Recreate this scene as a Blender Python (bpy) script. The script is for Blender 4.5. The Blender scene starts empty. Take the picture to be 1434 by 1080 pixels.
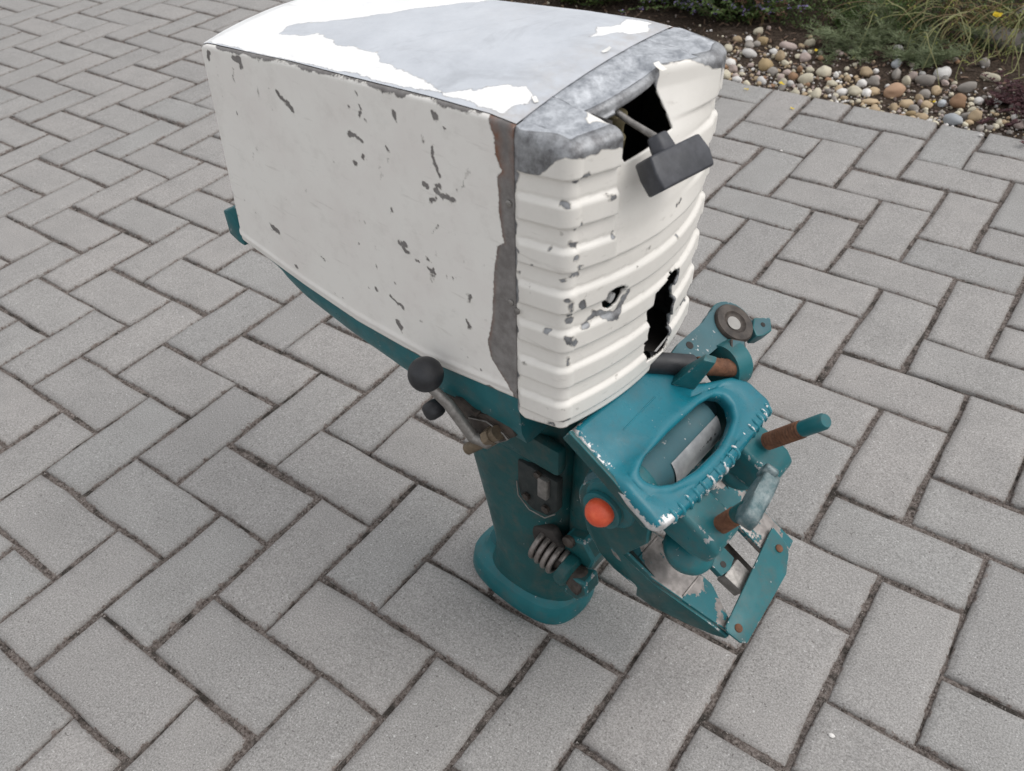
import bpy, bmesh, math, random
import numpy as np
from mathutils import Vector, Matrix
random.seed(7); RNG = np.random.default_rng(7)
SC = bpy.context.scene
COL = SC.collection
PI = math.pi

# ---------------------------------------------------------------- camera
cam_d = bpy.data.cameras.new('camera'); cam = bpy.data.objects.new('camera', cam_d); COL.objects.link(cam)
cr, cdn, cf = Vector((0.80853506, 0.58548851, -0.05894288)), Vector((0.3550223, -0.5652347, -0.74462668)), Vector((-0.46928693, 0.58113074, -0.66487355))
CAM = Vector((0.54982753, -1.57134595, 0.9282011))
cam.matrix_world = Matrix.Translation(CAM) @ Matrix((cr, -cdn, -cf)).transposed().to_4x4()
cam_d.sensor_width = 36; cam_d.lens = 36 * 1210.66 / 1434
cam_d.clip_start = 0.02; cam_d.clip_end = 200
cam_d.dof.use_dof = True; cam_d.dof.focus_distance = 0.98; cam_d.dof.aperture_fstop = 11
SC.camera = cam

# ---------------------------------------------------------------- light: bright overcast, soft sun from behind the garden bed
SUN_EL, SUN_AZ = math.radians(52), math.radians(25)      # azimuth from +X towards +Y
world = bpy.data.worlds.new('World'); SC.world = world; world.use_nodes = True
wn = world.node_tree.nodes; wl = world.node_tree.links
bg = wn['Background']; bg.inputs['Strength'].default_value = 0.15
sky = wn.new('ShaderNodeTexSky'); sky.sky_type = 'NISHITA'; sky.sun_disc = False
sky.sun_elevation = SUN_EL; sky.sun_rotation = PI / 2 - SUN_AZ
sky.air_density = 1.0; sky.dust_density = 4.0; sky.ozone_density = 1.0
hs = wn.new('ShaderNodeHueSaturation'); hs.inputs['Saturation'].default_value = 0.22
wl.new(sky.outputs[0], hs.inputs['Color']); mx = wn.new('ShaderNodeMix'); mx.data_type = 'RGBA'; mx.inputs[0].default_value = .62; mx.inputs[7].default_value = (4.2, 4.25, 4.35, 1)      # cloud deck evening out the sky
wl.new(hs.outputs[0], mx.inputs[6]); wl.new(mx.outputs[2], bg.inputs['Color'])
sun_d = bpy.data.lights.new('sun', 'SUN'); sun = bpy.data.objects.new('sun', sun_d); COL.objects.link(sun)
sun_d.energy = 0.7; sun_d.angle = math.radians(45); sun_d.color = (1.0, 0.97, 0.93)
sd = Vector((math.cos(SUN_EL) * math.cos(SUN_AZ), math.cos(SUN_EL) * math.sin(SUN_AZ), math.sin(SUN_EL)))
sun.rotation_euler = sd.to_track_quat('Z', 'Y').to_euler(); sun.location = sd * 6
SC.view_settings.view_transform = 'Standard'; SC.view_settings.look = 'None'
SC.view_settings.exposure = 0.55; SC.view_settings.gamma = 1.0; SC.view_settings.use_curve_mapping = False

# ---------------------------------------------------------------- helpers
def tag(o, label=None, cat=None, group=None, kind=None):
    for k, v in (('label', label), ('category', cat), ('group', group), ('kind', kind)):
        if v: o[k] = v
    return o
def link(name, me, mat=None, parent=None):
    o = bpy.data.objects.new(name, me); COL.objects.link(o)
    if mat:
        for m in (mat if isinstance(mat, (list, tuple)) else [mat]): me.materials.append(m)
    if parent: o.parent = parent
    return o
def mesh(name, verts, faces, mat=None, parent=None, smooth=True, attrs=None, angle=None):
    me = bpy.data.meshes.new(name)
    me.from_pydata([tuple(map(float, v)) for v in verts], [], [tuple(map(int, f)) for f in faces]); me.update()
    if smooth: me.polygons.foreach_set('use_smooth', [True] * len(me.polygons))
    for k, v in (attrs or {}).items():
        a = me.attributes.new(k, 'FLOAT', 'POINT'); a.data.foreach_set('value', np.asarray(v, dtype=np.float32))
    if angle is not None: me.set_sharp_from_angle(angle=math.radians(angle))
    return link(name, me, mat, parent)
def bm_obj(name, bm, mat=None, parent=None, angle=35):
    bmesh.ops.recalc_face_normals(bm, faces=bm.faces[:])
    me = bpy.data.meshes.new(name); bm.to_mesh(me); bm.free()
    me.polygons.foreach_set('use_smooth', [True] * len(me.polygons)); me.set_sharp_from_angle(angle=math.radians(angle))
    return link(name, me, mat, parent)
def empty(name, mw=None, parent=None):
    o = bpy.data.objects.new(name, None); COL.objects.link(o); o.empty_display_size = 0.05
    if mw is not None: o.matrix_world = mw
    if parent: o.parent = parent
    return o
TILT = math.atan(.56)
BT = Vector((math.cos(TILT), 0, -math.sin(TILT))); BS = Vector((math.sin(TILT), 0, math.cos(TILT))); BO = Vector((.1217, 0, .3864))
def B(t, l, s): return BO + BT * t + BS * s + Vector((0, l, 0))      # tilted bracket frame -> motor frame
def I(f, l, u): return Vector((f, l, u))
# frames for prisms: (origin, x axis, y axis, extrude axis)
FR_TS = (BO, BT, BS, Vector((0, 1, 0)))       # profile in the tilted side plane, extruded across
FR_TL = (BO, BT, Vector((0, 1, 0)), BS)       # profile in the tilted plate plane, extruded along the screws
FR_LS = (BO, Vector((0, 1, 0)), BS, BT)
FR_FU = (Vector((0, 0, 0)), Vector((1, 0, 0)), Vector((0, 0, 1)), Vector((0, 1, 0)))
FR_FL = (Vector((0, 0, 0)), Vector((1, 0, 0)), Vector((0, 1, 0)), Vector((0, 0, 1)))
FR_LU = (Vector((0, 0, 0)), Vector((0, 1, 0)), Vector((0, 0, 1)), Vector((1, 0, 0)))
def add_prism(bm, poly, frame, h0, h1, bev=.0015, seg=2, edge_mat=-1, taper=None):
    o, x, y, n = frame
    lo = [bm.verts.new(o + x * a + y * b + n * h0) for a, b in poly]
    if taper:
        cx = sum(p[0] for p in poly) / len(poly); cy = sum(p[1] for p in poly) / len(poly)
        hi = [bm.verts.new(o + x * (cx + (a - cx) * taper) + y * (cy + (b - cy) * taper) + n * h1) for a, b in poly]
    else: hi = [bm.verts.new(o + x * a + y * b + n * h1) for a, b in poly]
    k = len(poly); fs = [bm.faces.new(lo[::-1]), bm.faces.new(hi)]
    fs += [bm.faces.new((lo[i], lo[(i + 1) % k], hi[(i + 1) % k], hi[i])) for i in range(k)]
    if bev:
        es = set(e for f in fs[:2] for e in f.edges)
        for i in range(k):
            a = Vector(poly[i]) - Vector(poly[i - 1]); b = Vector(poly[(i + 1) % k]) - Vector(poly[i])
            if a.length > 0 and b.length > 0 and a.angle(b) > .6:
                e = bm.edges.get((lo[i], hi[i]))
                if e: es.add(e)
        bmesh.ops.bevel(bm, geom=list(es), offset=bev, segments=seg, profile=.5, affect='EDGES', clamp_overlap=True, material=edge_mat)
def prism(name, poly, frame, h0, h1, mat, parent, bev=.0015, edge_mat=-1, taper=None, seg=2):
    bm = bmesh.new(); add_prism(bm, poly, frame, h0, h1, bev, seg, edge_mat, taper)
    return bm_obj(name, bm, mat, parent)
def add_tube(bm, path, radii, n=16, caps=True):
    path = [Vector(p) for p in path]; rings = []; up = None
    if not hasattr(radii, '__len__'): radii = [radii] * len(path)
    for i, p in enumerate(path):
        d = (path[min(i + 1, len(path) - 1)] - path[max(i - 1, 0)]).normalized()
        if up is None: up = d.orthogonal().normalized()
        up = (up - d * up.dot(d)).normalized(); w = d.cross(up)
        rings.append([bm.verts.new(p + (up * math.cos(2 * PI * k / n) + w * math.sin(2 * PI * k / n)) * radii[i]) for k in range(n)])
    for a, b in zip(rings, rings[1:]):
        for k in range(n): bm.faces.new((a[k], a[(k + 1) % n], b[(k + 1) % n], b[k]))
    if caps: bm.faces.new(rings[0][::-1]); bm.faces.new(rings[-1])
def tube(name, path, radii, mat, parent, n=16, angle=40):
    bm = bmesh.new(); add_tube(bm, path, radii, n); return bm_obj(name, bm, mat, parent, angle)
def lathe(name, o, axis, prof, mat, parent, n=28, angle=40):
    """prof: (distance along the axis, radius); sharp steps come from neighbouring points"""
    bm = bmesh.new(); o = Vector(o); axis = Vector(axis).normalized(); up = axis.orthogonal().normalized(); w = axis.cross(up); rings = []
    for h, r in prof:
        rings.append([bm.verts.new(o + axis * h + (up * math.cos(2 * PI * k / n) + w * math.sin(2 * PI * k / n)) * max(r, 1e-5)) for k in range(n)])
    for a, b in zip(rings, rings[1:]):
        for k in range(n): bm.faces.new((a[k], a[(k + 1) % n], b[(k + 1) % n], b[k]))
    bm.faces.new(rings[0][::-1]); bm.faces.new(rings[-1])
    return bm_obj(name, bm, mat, parent, angle)
def loft(name, rings, mat, parent, angle=40, caps=True):
    n = len(rings[0]); V = [p for r in rings for p in r]; F = []
    for i in range(len(rings) - 1):
        for k in range(n): F.append((i * n + k, i * n + (k + 1) % n, (i + 1) * n + (k + 1) % n, (i + 1) * n + k))
    if caps: F.append(tuple(range(n))[::-1]); F.append(tuple((len(rings) - 1) * n + k for k in range(n)))
    bm = bmesh.new(); vs = [bm.verts.new(p) for p in V]
    for f in F: bm.faces.new([vs[i] for i in f])
    return bm_obj(name, bm, mat, parent, angle)
def rect(cx, cy, w, h): return [(cx - w / 2, cy - h / 2), (cx + w / 2, cy - h / 2), (cx + w / 2, cy + h / 2), (cx - w / 2, cy + h / 2)]
def arc(cx, cy, r, a0, a1, n): return [(cx + r * math.cos(math.radians(a0 + (a1 - a0) * i / (n - 1))), cy + r * math.sin(math.radians(a0 + (a1 - a0) * i / (n - 1)))) for i in range(n)]
def smooth(x, a, b):
    t = np.clip((np.asarray(x, float) - a) / (b - a), 0, 1); return t * t * (3 - 2 * t)
# lattice noise for wear fields and shapes
_LAT = RNG.random((64, 64, 64))
def vnoise(P):
    P = np.asarray(P, float); i = np.floor(P).astype(int); f = P - i; f = f * f * (3 - 2 * f); out = 0
    for dx in (0, 1):
        for dy in (0, 1):
            for dz in (0, 1):
                w = (f[:, 0] if dx else 1 - f[:, 0]) * (f[:, 1] if dy else 1 - f[:, 1]) * (f[:, 2] if dz else 1 - f[:, 2])
                out = out + w * _LAT[(i[:, 0] + dx) % 64, (i[:, 1] + dy) % 64, (i[:, 2] + dz) % 64]
    return out
def fbm(P, s, o=3):
    P = np.asarray(P, float); a = 0; n = 0
    for k in range(o): a = a + vnoise(P * s * 2 ** k + 17.3 * k) * .5 ** k; n += .5 ** k
    return a / n - .5
def sd_caps(P, caps):
    """signed distance to a set of blobs (polyline, radius), positive inside"""
    P = np.asarray(P, float); best = np.full(len(P), -1.0)
    for pts, r in caps:
        pts = np.asarray(pts, float); q = [pts[0]] if len(pts) == 1 else pts
        if len(q) == 1: d = np.linalg.norm(P - q[0], axis=1)
        else:
            d = np.full(len(P), 9.0)
            for a, b in zip(pts, pts[1:]):
                ab = b - a; t = np.clip(((P - a) @ ab) / max(ab @ ab, 1e-12), 0, 1); d = np.minimum(d, np.linalg.norm(P - a - t[:, None] * ab, axis=1))
        best = np.maximum(best, r - d)
    return best
def sd_poly(P, poly):
    P = np.asarray(P, float); V = np.asarray(poly, float); ins = np.zeros(len(P), bool); d = np.full(len(P), 9.0)
    for a, b in zip(V, np.roll(V, -1, 0)):
        ab = b - a; t = np.clip(((P - a) @ ab) / max(ab @ ab, 1e-12), 0, 1); d = np.minimum(d, np.linalg.norm(P - a - t[:, None] * ab, axis=1))
        c = ((a[1] > P[:, 1]) != (b[1] > P[:, 1])); x = a[0] + (P[:, 1] - a[1]) / np.where(abs(ab[1]) < 1e-12, 1e-12, ab[1]) * ab[0]
        ins ^= c & (P[:, 0] < x)
    return np.where(ins, d, -d)

# ---------------------------------------------------------------- materials
class NT:
    def __init__(s, name):
        s.m = bpy.data.materials.new(name); s.m.use_nodes = True; s.t = s.m.node_tree; s.p = s.t.nodes['Principled BSDF']
    def n(s, typ, **kw):
        x = s.t.nodes.new('ShaderNode' + typ)
        for k, v in kw.items():
            if k in x.inputs: s.set(x.inputs[k], v)
            else: setattr(x, k, v)
        return x
    def set(s, sock, v):
        if hasattr(v, 'links') or isinstance(v, bpy.types.NodeSocket): s.t.links.new(v, sock)
        else: sock.default_value = v
    def co(s, kind='Object'): return s.n('TexCoord').outputs[kind]
    def noise(s, scale, detail=4, rough=.55, vec=None, dist=0):
        x = s.n('TexNoise'); x.inputs['Scale'].default_value = scale; x.inputs['Detail'].default_value = detail; x.inputs['Roughness'].default_value = rough
        x.inputs['Distortion'].default_value = dist
        s.t.links.new(vec if vec is not None else s.co(), x.inputs['Vector']); return x.outputs[0]
    def math(s, op, a, b=None, c=None, clamp=False):
        x = s.n('Math', operation=op, use_clamp=clamp); s.set(x.inputs[0], a)
        if b is not None: s.set(x.inputs[1], b)
        if c is not None: s.set(x.inputs[2], c)
        return x.outputs[0]
    def rng(s, v, a, b, c=0., d=1.):
        x = s.n('MapRange'); s.set(x.inputs[0], v)
        for i, k in enumerate((a, b, c, d)): x.inputs[i + 1].default_value = k
        return x.outputs[0]
    def mix(s, fac, a, b, blend='MIX'):
        x = s.n('Mix', data_type='RGBA', blend_type=blend); s.set(x.inputs[0], fac)
        for i, v in ((6, a), (7, b)):
            if isinstance(v, (tuple, list)): v = (*v[:3], 1)
            s.set(x.inputs[i], v)
        return x.outputs[2]
    def mixf(s, fac, a, b):
        x = s.n('Mix', data_type='FLOAT'); s.set(x.inputs[0], fac); s.set(x.inputs[2], a); s.set(x.inputs[3], b); return x.outputs[0]
    def attr(s, name): return s.n('Attribute', attribute_name=name).outputs['Fac']
    def bump(s, h, strength=.5, dist=.001, prev=None):
        x = s.n('Bump'); x.inputs['Strength'].default_value = strength; x.inputs['Distance'].default_value = dist; s.set(x.inputs['Height'], h)
        if prev is not None: s.set(x.inputs['Normal'], prev)
        return x.outputs[0]
    def out(s, **kw):
        for k, v in kw.items():
            k = {'color': 'Base Color', 'rough': 'Roughness', 'metal': 'Metallic', 'normal': 'Normal', 'spec': 'Specular IOR Level', 'coat': 'Coat Weight', 'sub': 'Subsurface Weight'}[k]
            if isinstance(v, (tuple, list)) and k == 'Base Color': v = (*v[:3], 1)
            s.set(s.p.inputs[k], v)
        return s.m

def painted(name, paint, paint2, bare, bare2, rough=.45, bare_rough=.5, bare_metal=.3, jag=.003, thick=.0009, speck=.0, grime=(.25, .22, .18), grime_amt=.25, stain=None, smear=.0, bs=(70, .38, .64)):
    """aged paint over metal; the float attribute 'wear' (metres, >0 = paint gone) says where it has flaked off"""
    t = NT(name); w = t.attr('wear')
    j = t.math('SUBTRACT', t.noise(420, 3, .6), .5); j2 = t.math('SUBTRACT', t.noise(130, 2, .5), .5)
    w = t.math('ADD', w, t.math('ADD', t.math('MULTIPLY', j, jag), t.math('MULTIPLY', j2, jag)))
    if speck: w = t.math('MAXIMUM', w, t.math('MULTIPLY', t.math('SUBTRACT', t.noise(330, 2, .5), .5 + .27 - speck), .004))
    m = t.rng(w, -.00012, .00012); rim = t.math('SUBTRACT', t.rng(w, -.0011, -.0001), m, clamp=True)
    base = t.mix(t.rng(t.noise(11, 6, .68), .42, .7), paint, paint2)
    gr = t.math('MULTIPLY', t.rng(t.noise(40, 8, .72), .52, .8), grime_amt); base = t.mix(gr, base, grime)
    st = t.n('Mapping'); st.inputs['Scale'].default_value = (18, 60, 150); t.t.links.new(t.co(), st.inputs['Vector'])
    base = t.mix(t.math('MULTIPLY', t.rng(t.noise(1, 5, .6, st.outputs[0]), .62, .72), .22), base, grime)
    bc = t.mix(t.rng(t.noise(bs[0], 8, .74), bs[1], bs[2]), bare, bare2)
    sm = t.noise(8, 6, .62, dist=2.2); bc = t.mix(t.math('MULTIPLY', t.rng(sm, .52, .66), smear), bc, tuple(v * .55 for v in bare))
    if stain is not None: bc = t.mix(t.math('MULTIPLY', t.attr('rust'), t.rng(t.noise(90, 4, .6), .3, .65)), bc, stain)
    base = t.mix(t.math('MULTIPLY', rim, .5), base, tuple(v * .7 for v in grime))
    col = t.mix(m, base, bc)
    h = t.math('ADD', t.math('SUBTRACT', 1, m), t.math('MULTIPLY', t.noise(160, 4, .6), .03))
    return t.out(color=col, rough=t.mixf(m, t.rng(t.noise(30, 4), .3, .7, rough - .08, rough + .12), bare_rough), metal=t.math('MULTIPLY', m, bare_metal), normal=t.bump(h, .9, thick))

def cast_paint(name, col, col2, chip_lo=.70, chip=(.42, .43, .43), rough=.33, dirt=.3, soft=False, dirt_col=(.09, .075, .06)):
    """teal enamel on rough castings, with chips down to grey metal and baked-on grime"""
    t = NT(name)
    base = t.mix(t.rng(t.noise(22, 4), .35, .65), col, col2)
    d = t.math('MULTIPLY', t.rng(t.noise(48, 8, .75), .47, .78), dirt); base = t.mix(d, base, dirt_col)
    c = t.rng(t.math('ADD', t.math('MULTIPLY', t.noise(26 if soft else 75, 3, .5), .8 if soft else .5), t.math('MULTIPLY', t.noise(260, 3, .6), .2 if soft else .5)), chip_lo - .1, chip_lo - .085)
    c = t.math('MAXIMUM', c, t.rng(t.math('ADD', t.attr('wear'), t.math('MULTIPLY', t.math('SUBTRACT', t.noise(230, 4, .65), .5), 1.3)), .47, .53))
    chipc = t.mix(t.rng(t.noise(120, 3), .4, .6), chip, tuple(v * .7 for v in chip))
    colr = t.mix(c, base, chipc)
    h = t.math('ADD', t.math('MULTIPLY', t.math('SUBTRACT', 1, c), .5), t.math('MULTIPLY', t.noise(190, 4, .6), .35))
    return t.out(color=colr, rough=t.mixf(c, t.rng(t.noise(60, 5, .7), .3, .75, rough - .06, rough + .22), .45), metal=t.math('MULTIPLY', c, .45), spec=.32, normal=t.bump(h, .5, .0008))

def plain(name, c1, c2, rough=.5, metal=0., scale=60, bump=.3, dist=.0008, lo=.35, hi=.65):
    t = NT(name); n = t.noise(scale, 6, .65)
    return t.out(color=t.mix(t.rng(n, lo, hi), c1, c2), rough=t.rng(t.noise(scale * .7, 4), .3, .7, max(rough - .1, .05), rough + .1), metal=metal, normal=t.bump(t.noise(scale * 3, 4), bump, dist))

CREAM, CREAM2 = (.81, .79, .75), (.76, .725, .69)
M = {}
M['side'] = painted('cream_paint_flaking', CREAM, CREAM2, (.155, .142, .136), (.25, .238, .23), rough=.42, bare_rough=.6, bare_metal=.1, thick=.0016, jag=.0034, grime_amt=.2, stain=(.20, .085, .045))
M['front'] = painted('cream_paint_ribbed', (.76, .735, .69), (.70, .675, .63), (.13, .13, .135), (.36, .37, .385), rough=.35, bare_rough=.5, bare_metal=.35, jag=.0018, speck=.0, grime_amt=.10)
M['cap'] = painted('corroded_casting', (.80, .785, .75), (.74, .72, .68), (.25, .265, .29), (.62, .64, .67), rough=.4, bare_rough=.42, bare_metal=.45, jag=.002, grime_amt=.1)
M['top'] = painted('white_paint_peeling', (.86, .86, .855), (.82, .82, .82), (.50, .525, .565), (.68, .705, .745), rough=.4, bare_rough=.42, bare_metal=.25, jag=.0045, thick=.0014, grime_amt=.05, stain=(.40, .33, .26), smear=.38, bs=(22, .25, .8))
TEAL, TEAL2 = (.010, .100, .114), (.014, .130, .148)
M['teal'] = cast_paint('teal_enamel', TEAL, TEAL2, chip_lo=.755, dirt=.6)
M['teal_lit_clean'] = cast_paint('teal_enamel_handle_lit', (.008, .160, .212), (.008, .135, .180), chip_lo=.755, chip=(.66, .66, .66), rough=.26, dirt=.3)  # same enamel, base lightened for the sky-lit handle
M['teal_edge'] = cast_paint('teal_enamel_worn_edge', TEAL, (.03, .14, .155), chip_lo=.665, chip=(.42, .42, .42), dirt=.35)
M['teal_shaded_dirty'] = cast_paint('teal_enamel_shaded_grimy', (.008, .060, .063), (.010, .078, .082), chip_lo=.775, dirt=.7)  # grimy enamel, base also darkened for the parts in shade
M['teal_worn'] = cast_paint('teal_enamel_worn_through', (.015, .11, .13), (.02, .13, .15), chip_lo=.58, soft=True, chip=(.30, .275, .26), dirt=.25, rough=.5)
M['teal_grey'] = cast_paint('teal_grey_primer', (.05, .125, .145), (.04, .105, .125), chip_lo=.72, dirt=.3, rough=.45)
M['rust'] = plain('rusty_steel', (.10, .045, .025), (.19, .085, .045), .8, .15, 140, .7, .001)
M['grease'] = plain('greasy_metal', (.022, .017, .014), (.075, .06, .05), .55, .2, 70, .6, .001)
M['steel'] = plain('dull_steel', (.17, .16, .15), (.30, .285, .27), .45, .6, 90, .4)
M['alu'] = plain('bare_aluminium', (.42, .42, .43), (.60, .60, .60), .42, .55, 80, .3)
M['brass'] = plain('old_brass', (.11, .085, .06), (.20, .155, .105), .5, .5, 90, .4)
M['rubber'] = plain('black_rubber', (.011, .0115, .0135), (.024, .025, .029), .5, 0, 70, .25)
M['grip'] = plain('worn_black_plastic', (.024, .026, .032), (.07, .072, .085), .48, 0, 45, .35, lo=.4, hi=.75)
M['orange'] = plain('orange_plastic', (.62, .075, .028), (.75, .13, .055), .42, 0, 110, .35, lo=.42, hi=.7)
M['black'] = plain('interior_shade_black', (.012, .010, .009), (.032, .027, .024), .7, 0, 50)  # near-black in place of shade, inside the cowl and on hole discs
M['brownish'] = plain('varnished_coil', (.12, .10, .055), (.20, .17, .10), .45, .1, 60)
M['wing'] = plain('scuffed_wing', (.042, .088, .098), (.155, .19, .195), .42, .3, 130, .5, .0009)
M['pocket'] = plain('pocket_shade_teal', (.010, .017, .018), (.030, .034, .033), .6, .1, 60, .5)  # dark tone painted in for the shade of the leg recess
M['bore'] = plain('pale_bore', (.27, .26, .25), (.34, .33, .31), .8)
M['teal_ridge'] = cast_paint('teal_enamel_ridges', (.013, .16, .21), (.03, .2, .25), chip_lo=.64, chip=(.75, .75, .75), rough=.26, dirt=.3)  # shares the handle's lightened, sky-lit base
M['ink'] = plain('stamped_ink', (.05, .05, .05), (.08, .08, .08), .6)

# ---------------------------------------------------------------- setting: ground, joint sand, pavers, garden bed
def paver_mat():
    t = NT('concrete_paver'); oi = t.n('ObjectInfo'); gi = t.n('NewGeometry')
    r = t.math('FRACT', t.math('ADD', oi.outputs['Random'], gi.outputs['Random Per Island']))
    pos = gi.outputs['Position']
    hue = t.mix(t.math('FRACT', t.math('MULTIPLY', r, 7.31)), (.318, .304, .294), (.308, .310, .304))
    base = t.mix(t.math('MULTIPLY', t.math('FRACT', t.math('MULTIPLY', r, 13.7)), .75), hue, (.385, .355, .338))
    base = t.mix(t.math('MULTIPLY', t.rng(t.math('FRACT', t.math('MULTIPLY', r, 29.3)), .7, 1.), .5), base, (.22, .215, .215))
    base = t.mix(t.math('MULTIPLY', t.rng(t.noise(11, 7, .68, pos), .42, .70), .65), base, (.200, .194, .188))
    fine = t.noise(480, 3, .75, pos); base = t.mix(t.rng(fine, .33, .67, 0, .8), t.mix(.6, base, (.10, .095, .09)), t.mix(.5, base, (.60, .585, .565)))
    base = t.mix(t.math('MULTIPLY', t.rng(t.noise(330, 1, .4, pos), .72, .76), .6), base, (.62, .61, .6))
    base = t.mix(t.math('MULTIPLY', t.rng(t.noise(270, 1, .4, t.math_vec(pos, 3.7)), .72, .75), .65), base, (.09, .08, .075))
    e = t.math('MULTIPLY', t.rng(t.math('ADD', t.attr('edge'), t.math('MULTIPLY', t.math('SUBTRACT', t.noise(45, 5, .68, pos), .5), 1.5)), .35, 1.05), .42)
    base = t.mix(e, base, (.17, .155, .142))
    e2 = t.rng(t.math('ADD', t.attr('edge'), t.math('MULTIPLY', t.math('SUBTRACT', t.noise(95, 5, .72, pos), .5), 2.4)), .92, 1.06)
    base = t.mix(e2, base, t.mix(t.rng(t.noise(260, 5, .8, pos), .38, .62), (.075, .058, .05), (.27, .235, .215)))
    h = t.math('ADD', t.noise(420, 3, .7, pos), t.math('MULTIPLY', t.noise(60, 3, .6, pos), .7))
    return t.out(color=base, rough=.85, spec=.25, normal=t.bump(h, .45, .0011))
NT.math_vec = lambda s, v, off: (lambda x: (s.t.links.new(v, x.inputs[0]), setattr(x, 'operation', 'ADD'), x.inputs[1].__setattr__('default_value', (off, off * 2, off * 3)), x.outputs[0])[-1])(s.n('VectorMath'))
M['paver'] = paver_mat()
def sand_mat():
    t = NT('joint_sand'); pos = t.n('NewGeometry').outputs['Position']
    c = t.mix(t.rng(t.noise(230, 6, .8, pos), .38, .62), (.065, .05, .043), (.30, .262, .24))
    c = t.mix(t.rng(t.noise(34, 5, .65, pos), .50, .62), c, t.mix(.8, c, (.03, .028, .024)))
    c = t.mix(t.rng(t.noise(520, 1, .5, pos), .70, .74), c, (.42, .39, .36))
    return t.out(color=c, rough=.95, spec=.1, normal=t.bump(t.noise(420, 4, .75, pos), 1.0, .003))
M['sand'] = sand_mat()
def soil_mat():
    t = NT('garden_soil'); pos = t.n('NewGeometry').outputs['Position']
    c = t.mix(t.rng(t.noise(150, 6, .7, pos), .35, .65), (.022, .016, .012), (.10, .075, .058))
    return t.out(color=c, rough=.95, spec=.1, normal=t.bump(t.noise(180, 6, .7, pos), 1.0, .006))
M['soil'] = soil_mat()
t_ = NT('ground_earth'); M['earth'] = t_.out(color=t_.mix(t_.noise(4, 6), (.09, .08, .06), (.16, .14, .11)), rough=.95)
# ---------------------------------------------------------------- flaking-paint outlines in motor coordinates (metres)
SIDE_CHIPS=[[[[-0.2286,0.6084],[-0.2196,0.6035],[-0.2088,0.5978]],0.0021],[[[-0.1319,0.5988],[-0.1236,0.5987],[-0.1148,0.5969]],0.00257],[[[-0.029,0.6189],[-0.0281,0.6126],[-0.0258,0.6042],[-0.0219,0.595]],0.00187],[[[-0.0414,0.5807],[-0.0371,0.5822]],0.0018],[[[-0.0269,0.5857],[-0.0227,0.5872]],0.00189],[[[-0.0265,0.5814],[-0.0203,0.5778],[-0.0097,0.5796]],0.00207],[[[-0.0344,0.5688],[-0.0274,0.5727]],0.0021],[[[0.0104,0.6106],[0.0068,0.6022],[0.0017,0.5943]],0.00057],[[[-0.0043,0.5879]],0.00174],[[[-0.07,0.6341],[-0.0706,0.6304]],0.00216],[[[-0.0238,0.6454],[-0.0217,0.6437]],0.00256],[[[-0.1134,0.6268],[-0.114,0.6192]],0.00138],[[[-0.0837,0.6473]],0.00133],[[[-0.0838,0.6007],[-0.0817,0.5975]],0.00161],[[[-0.0837,0.5905],[-0.0834,0.5867]],0.00124],[[[-0.1157,0.5829],[-0.1151,0.5811]],0.00193],[[[-0.1282,0.5715]],0.0017],[[[-0.086,0.5419],[-0.0854,0.54]],0.00193],[[[-0.2907,0.4468],[-0.2846,0.4465],[-0.2794,0.4433]],0.00303],[[[-0.0805,0.5107],[-0.0711,0.5123]],0.0026],[[[-0.0754,0.5076],[-0.0704,0.5037]],0.00227],[[[-0.0617,0.4998],[-0.0579,0.5006]],0.00103],[[[-0.0471,0.5081],[-0.0429,0.5062]],0.00114],[[[-0.0455,0.4984],[-0.0375,0.4989]],0.00204],[[[-0.0205,0.5025]],0.00112],[[[-0.0143,0.5037]],0.00137],[[[-0.0091,0.5053]],0.00142],[[[-0.1038,0.44],[-0.0962,0.4376],[-0.0874,0.4359]],0.00208],[[[-0.0989,0.4123],[-0.0959,0.405]],0.00319],[[[-0.1232,0.4404]],0.00198],[[[0.0043,0.4913],[0.004,0.4867]],0.00173],[[[-0.0011,0.4611],[0.0003,0.4554]],0.00242],[[[-0.2601,0.4093],[-0.2585,0.4063]],0.00176],[[[-0.2074,0.4421],[-0.2027,0.438]],0.00075],[[[-0.1975,0.4022]],0.00153],[[[-0.1838,0.4022]],0.00152],[[[-0.2917,0.6244],[-0.2799,0.6259]],0.00332],[[[-0.2822,0.6227],[-0.2814,0.6189]],0.00258],[[[-0.3349,0.6182],[-0.3369,0.6136]],0.00271],[[[-0.2957,0.614],[-0.3004,0.6019]],0.0009],[[[-0.3062,0.5684],[-0.3072,0.566]],0.00154],[[[-0.3506,0.5761]],0.00143],[[[-0.3649,0.4665],[-0.3596,0.4597],[-0.36,0.4552]],0.00269],[[[-0.0263,0.5498],[-0.0378,0.537]],0.00037],[[[-0.0048,0.4182]],0.00105],[[[0.0111,0.4131]],0.00118],[[[-0.1146,0.6166]],0.00095],[[[-0.1071,0.6181]],0.00094],[[[-0.1164,0.6387],[-0.1151,0.636]],0.00081],[[[-0.1301,0.6247],[-0.1268,0.6231]],0.00083],[[[0.0016,0.6335]],0.00078],[[[-0.0146,0.6384]],0.00068],[[[-0.1578,0.5647]],0.00081],[[[-0.1348,0.5142]],0.00102],[[[-0.1393,0.4864]],0.00104],[[[-0.1178,0.4715],[-0.1165,0.4672]],0.00104],[[[-0.0712,0.4765]],0.00099],[[[-0.0495,0.4791]],0.00084],[[[-0.0947,0.4606]],0.00102],[[[-0.1345,0.4353]],0.00072]]
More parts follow.
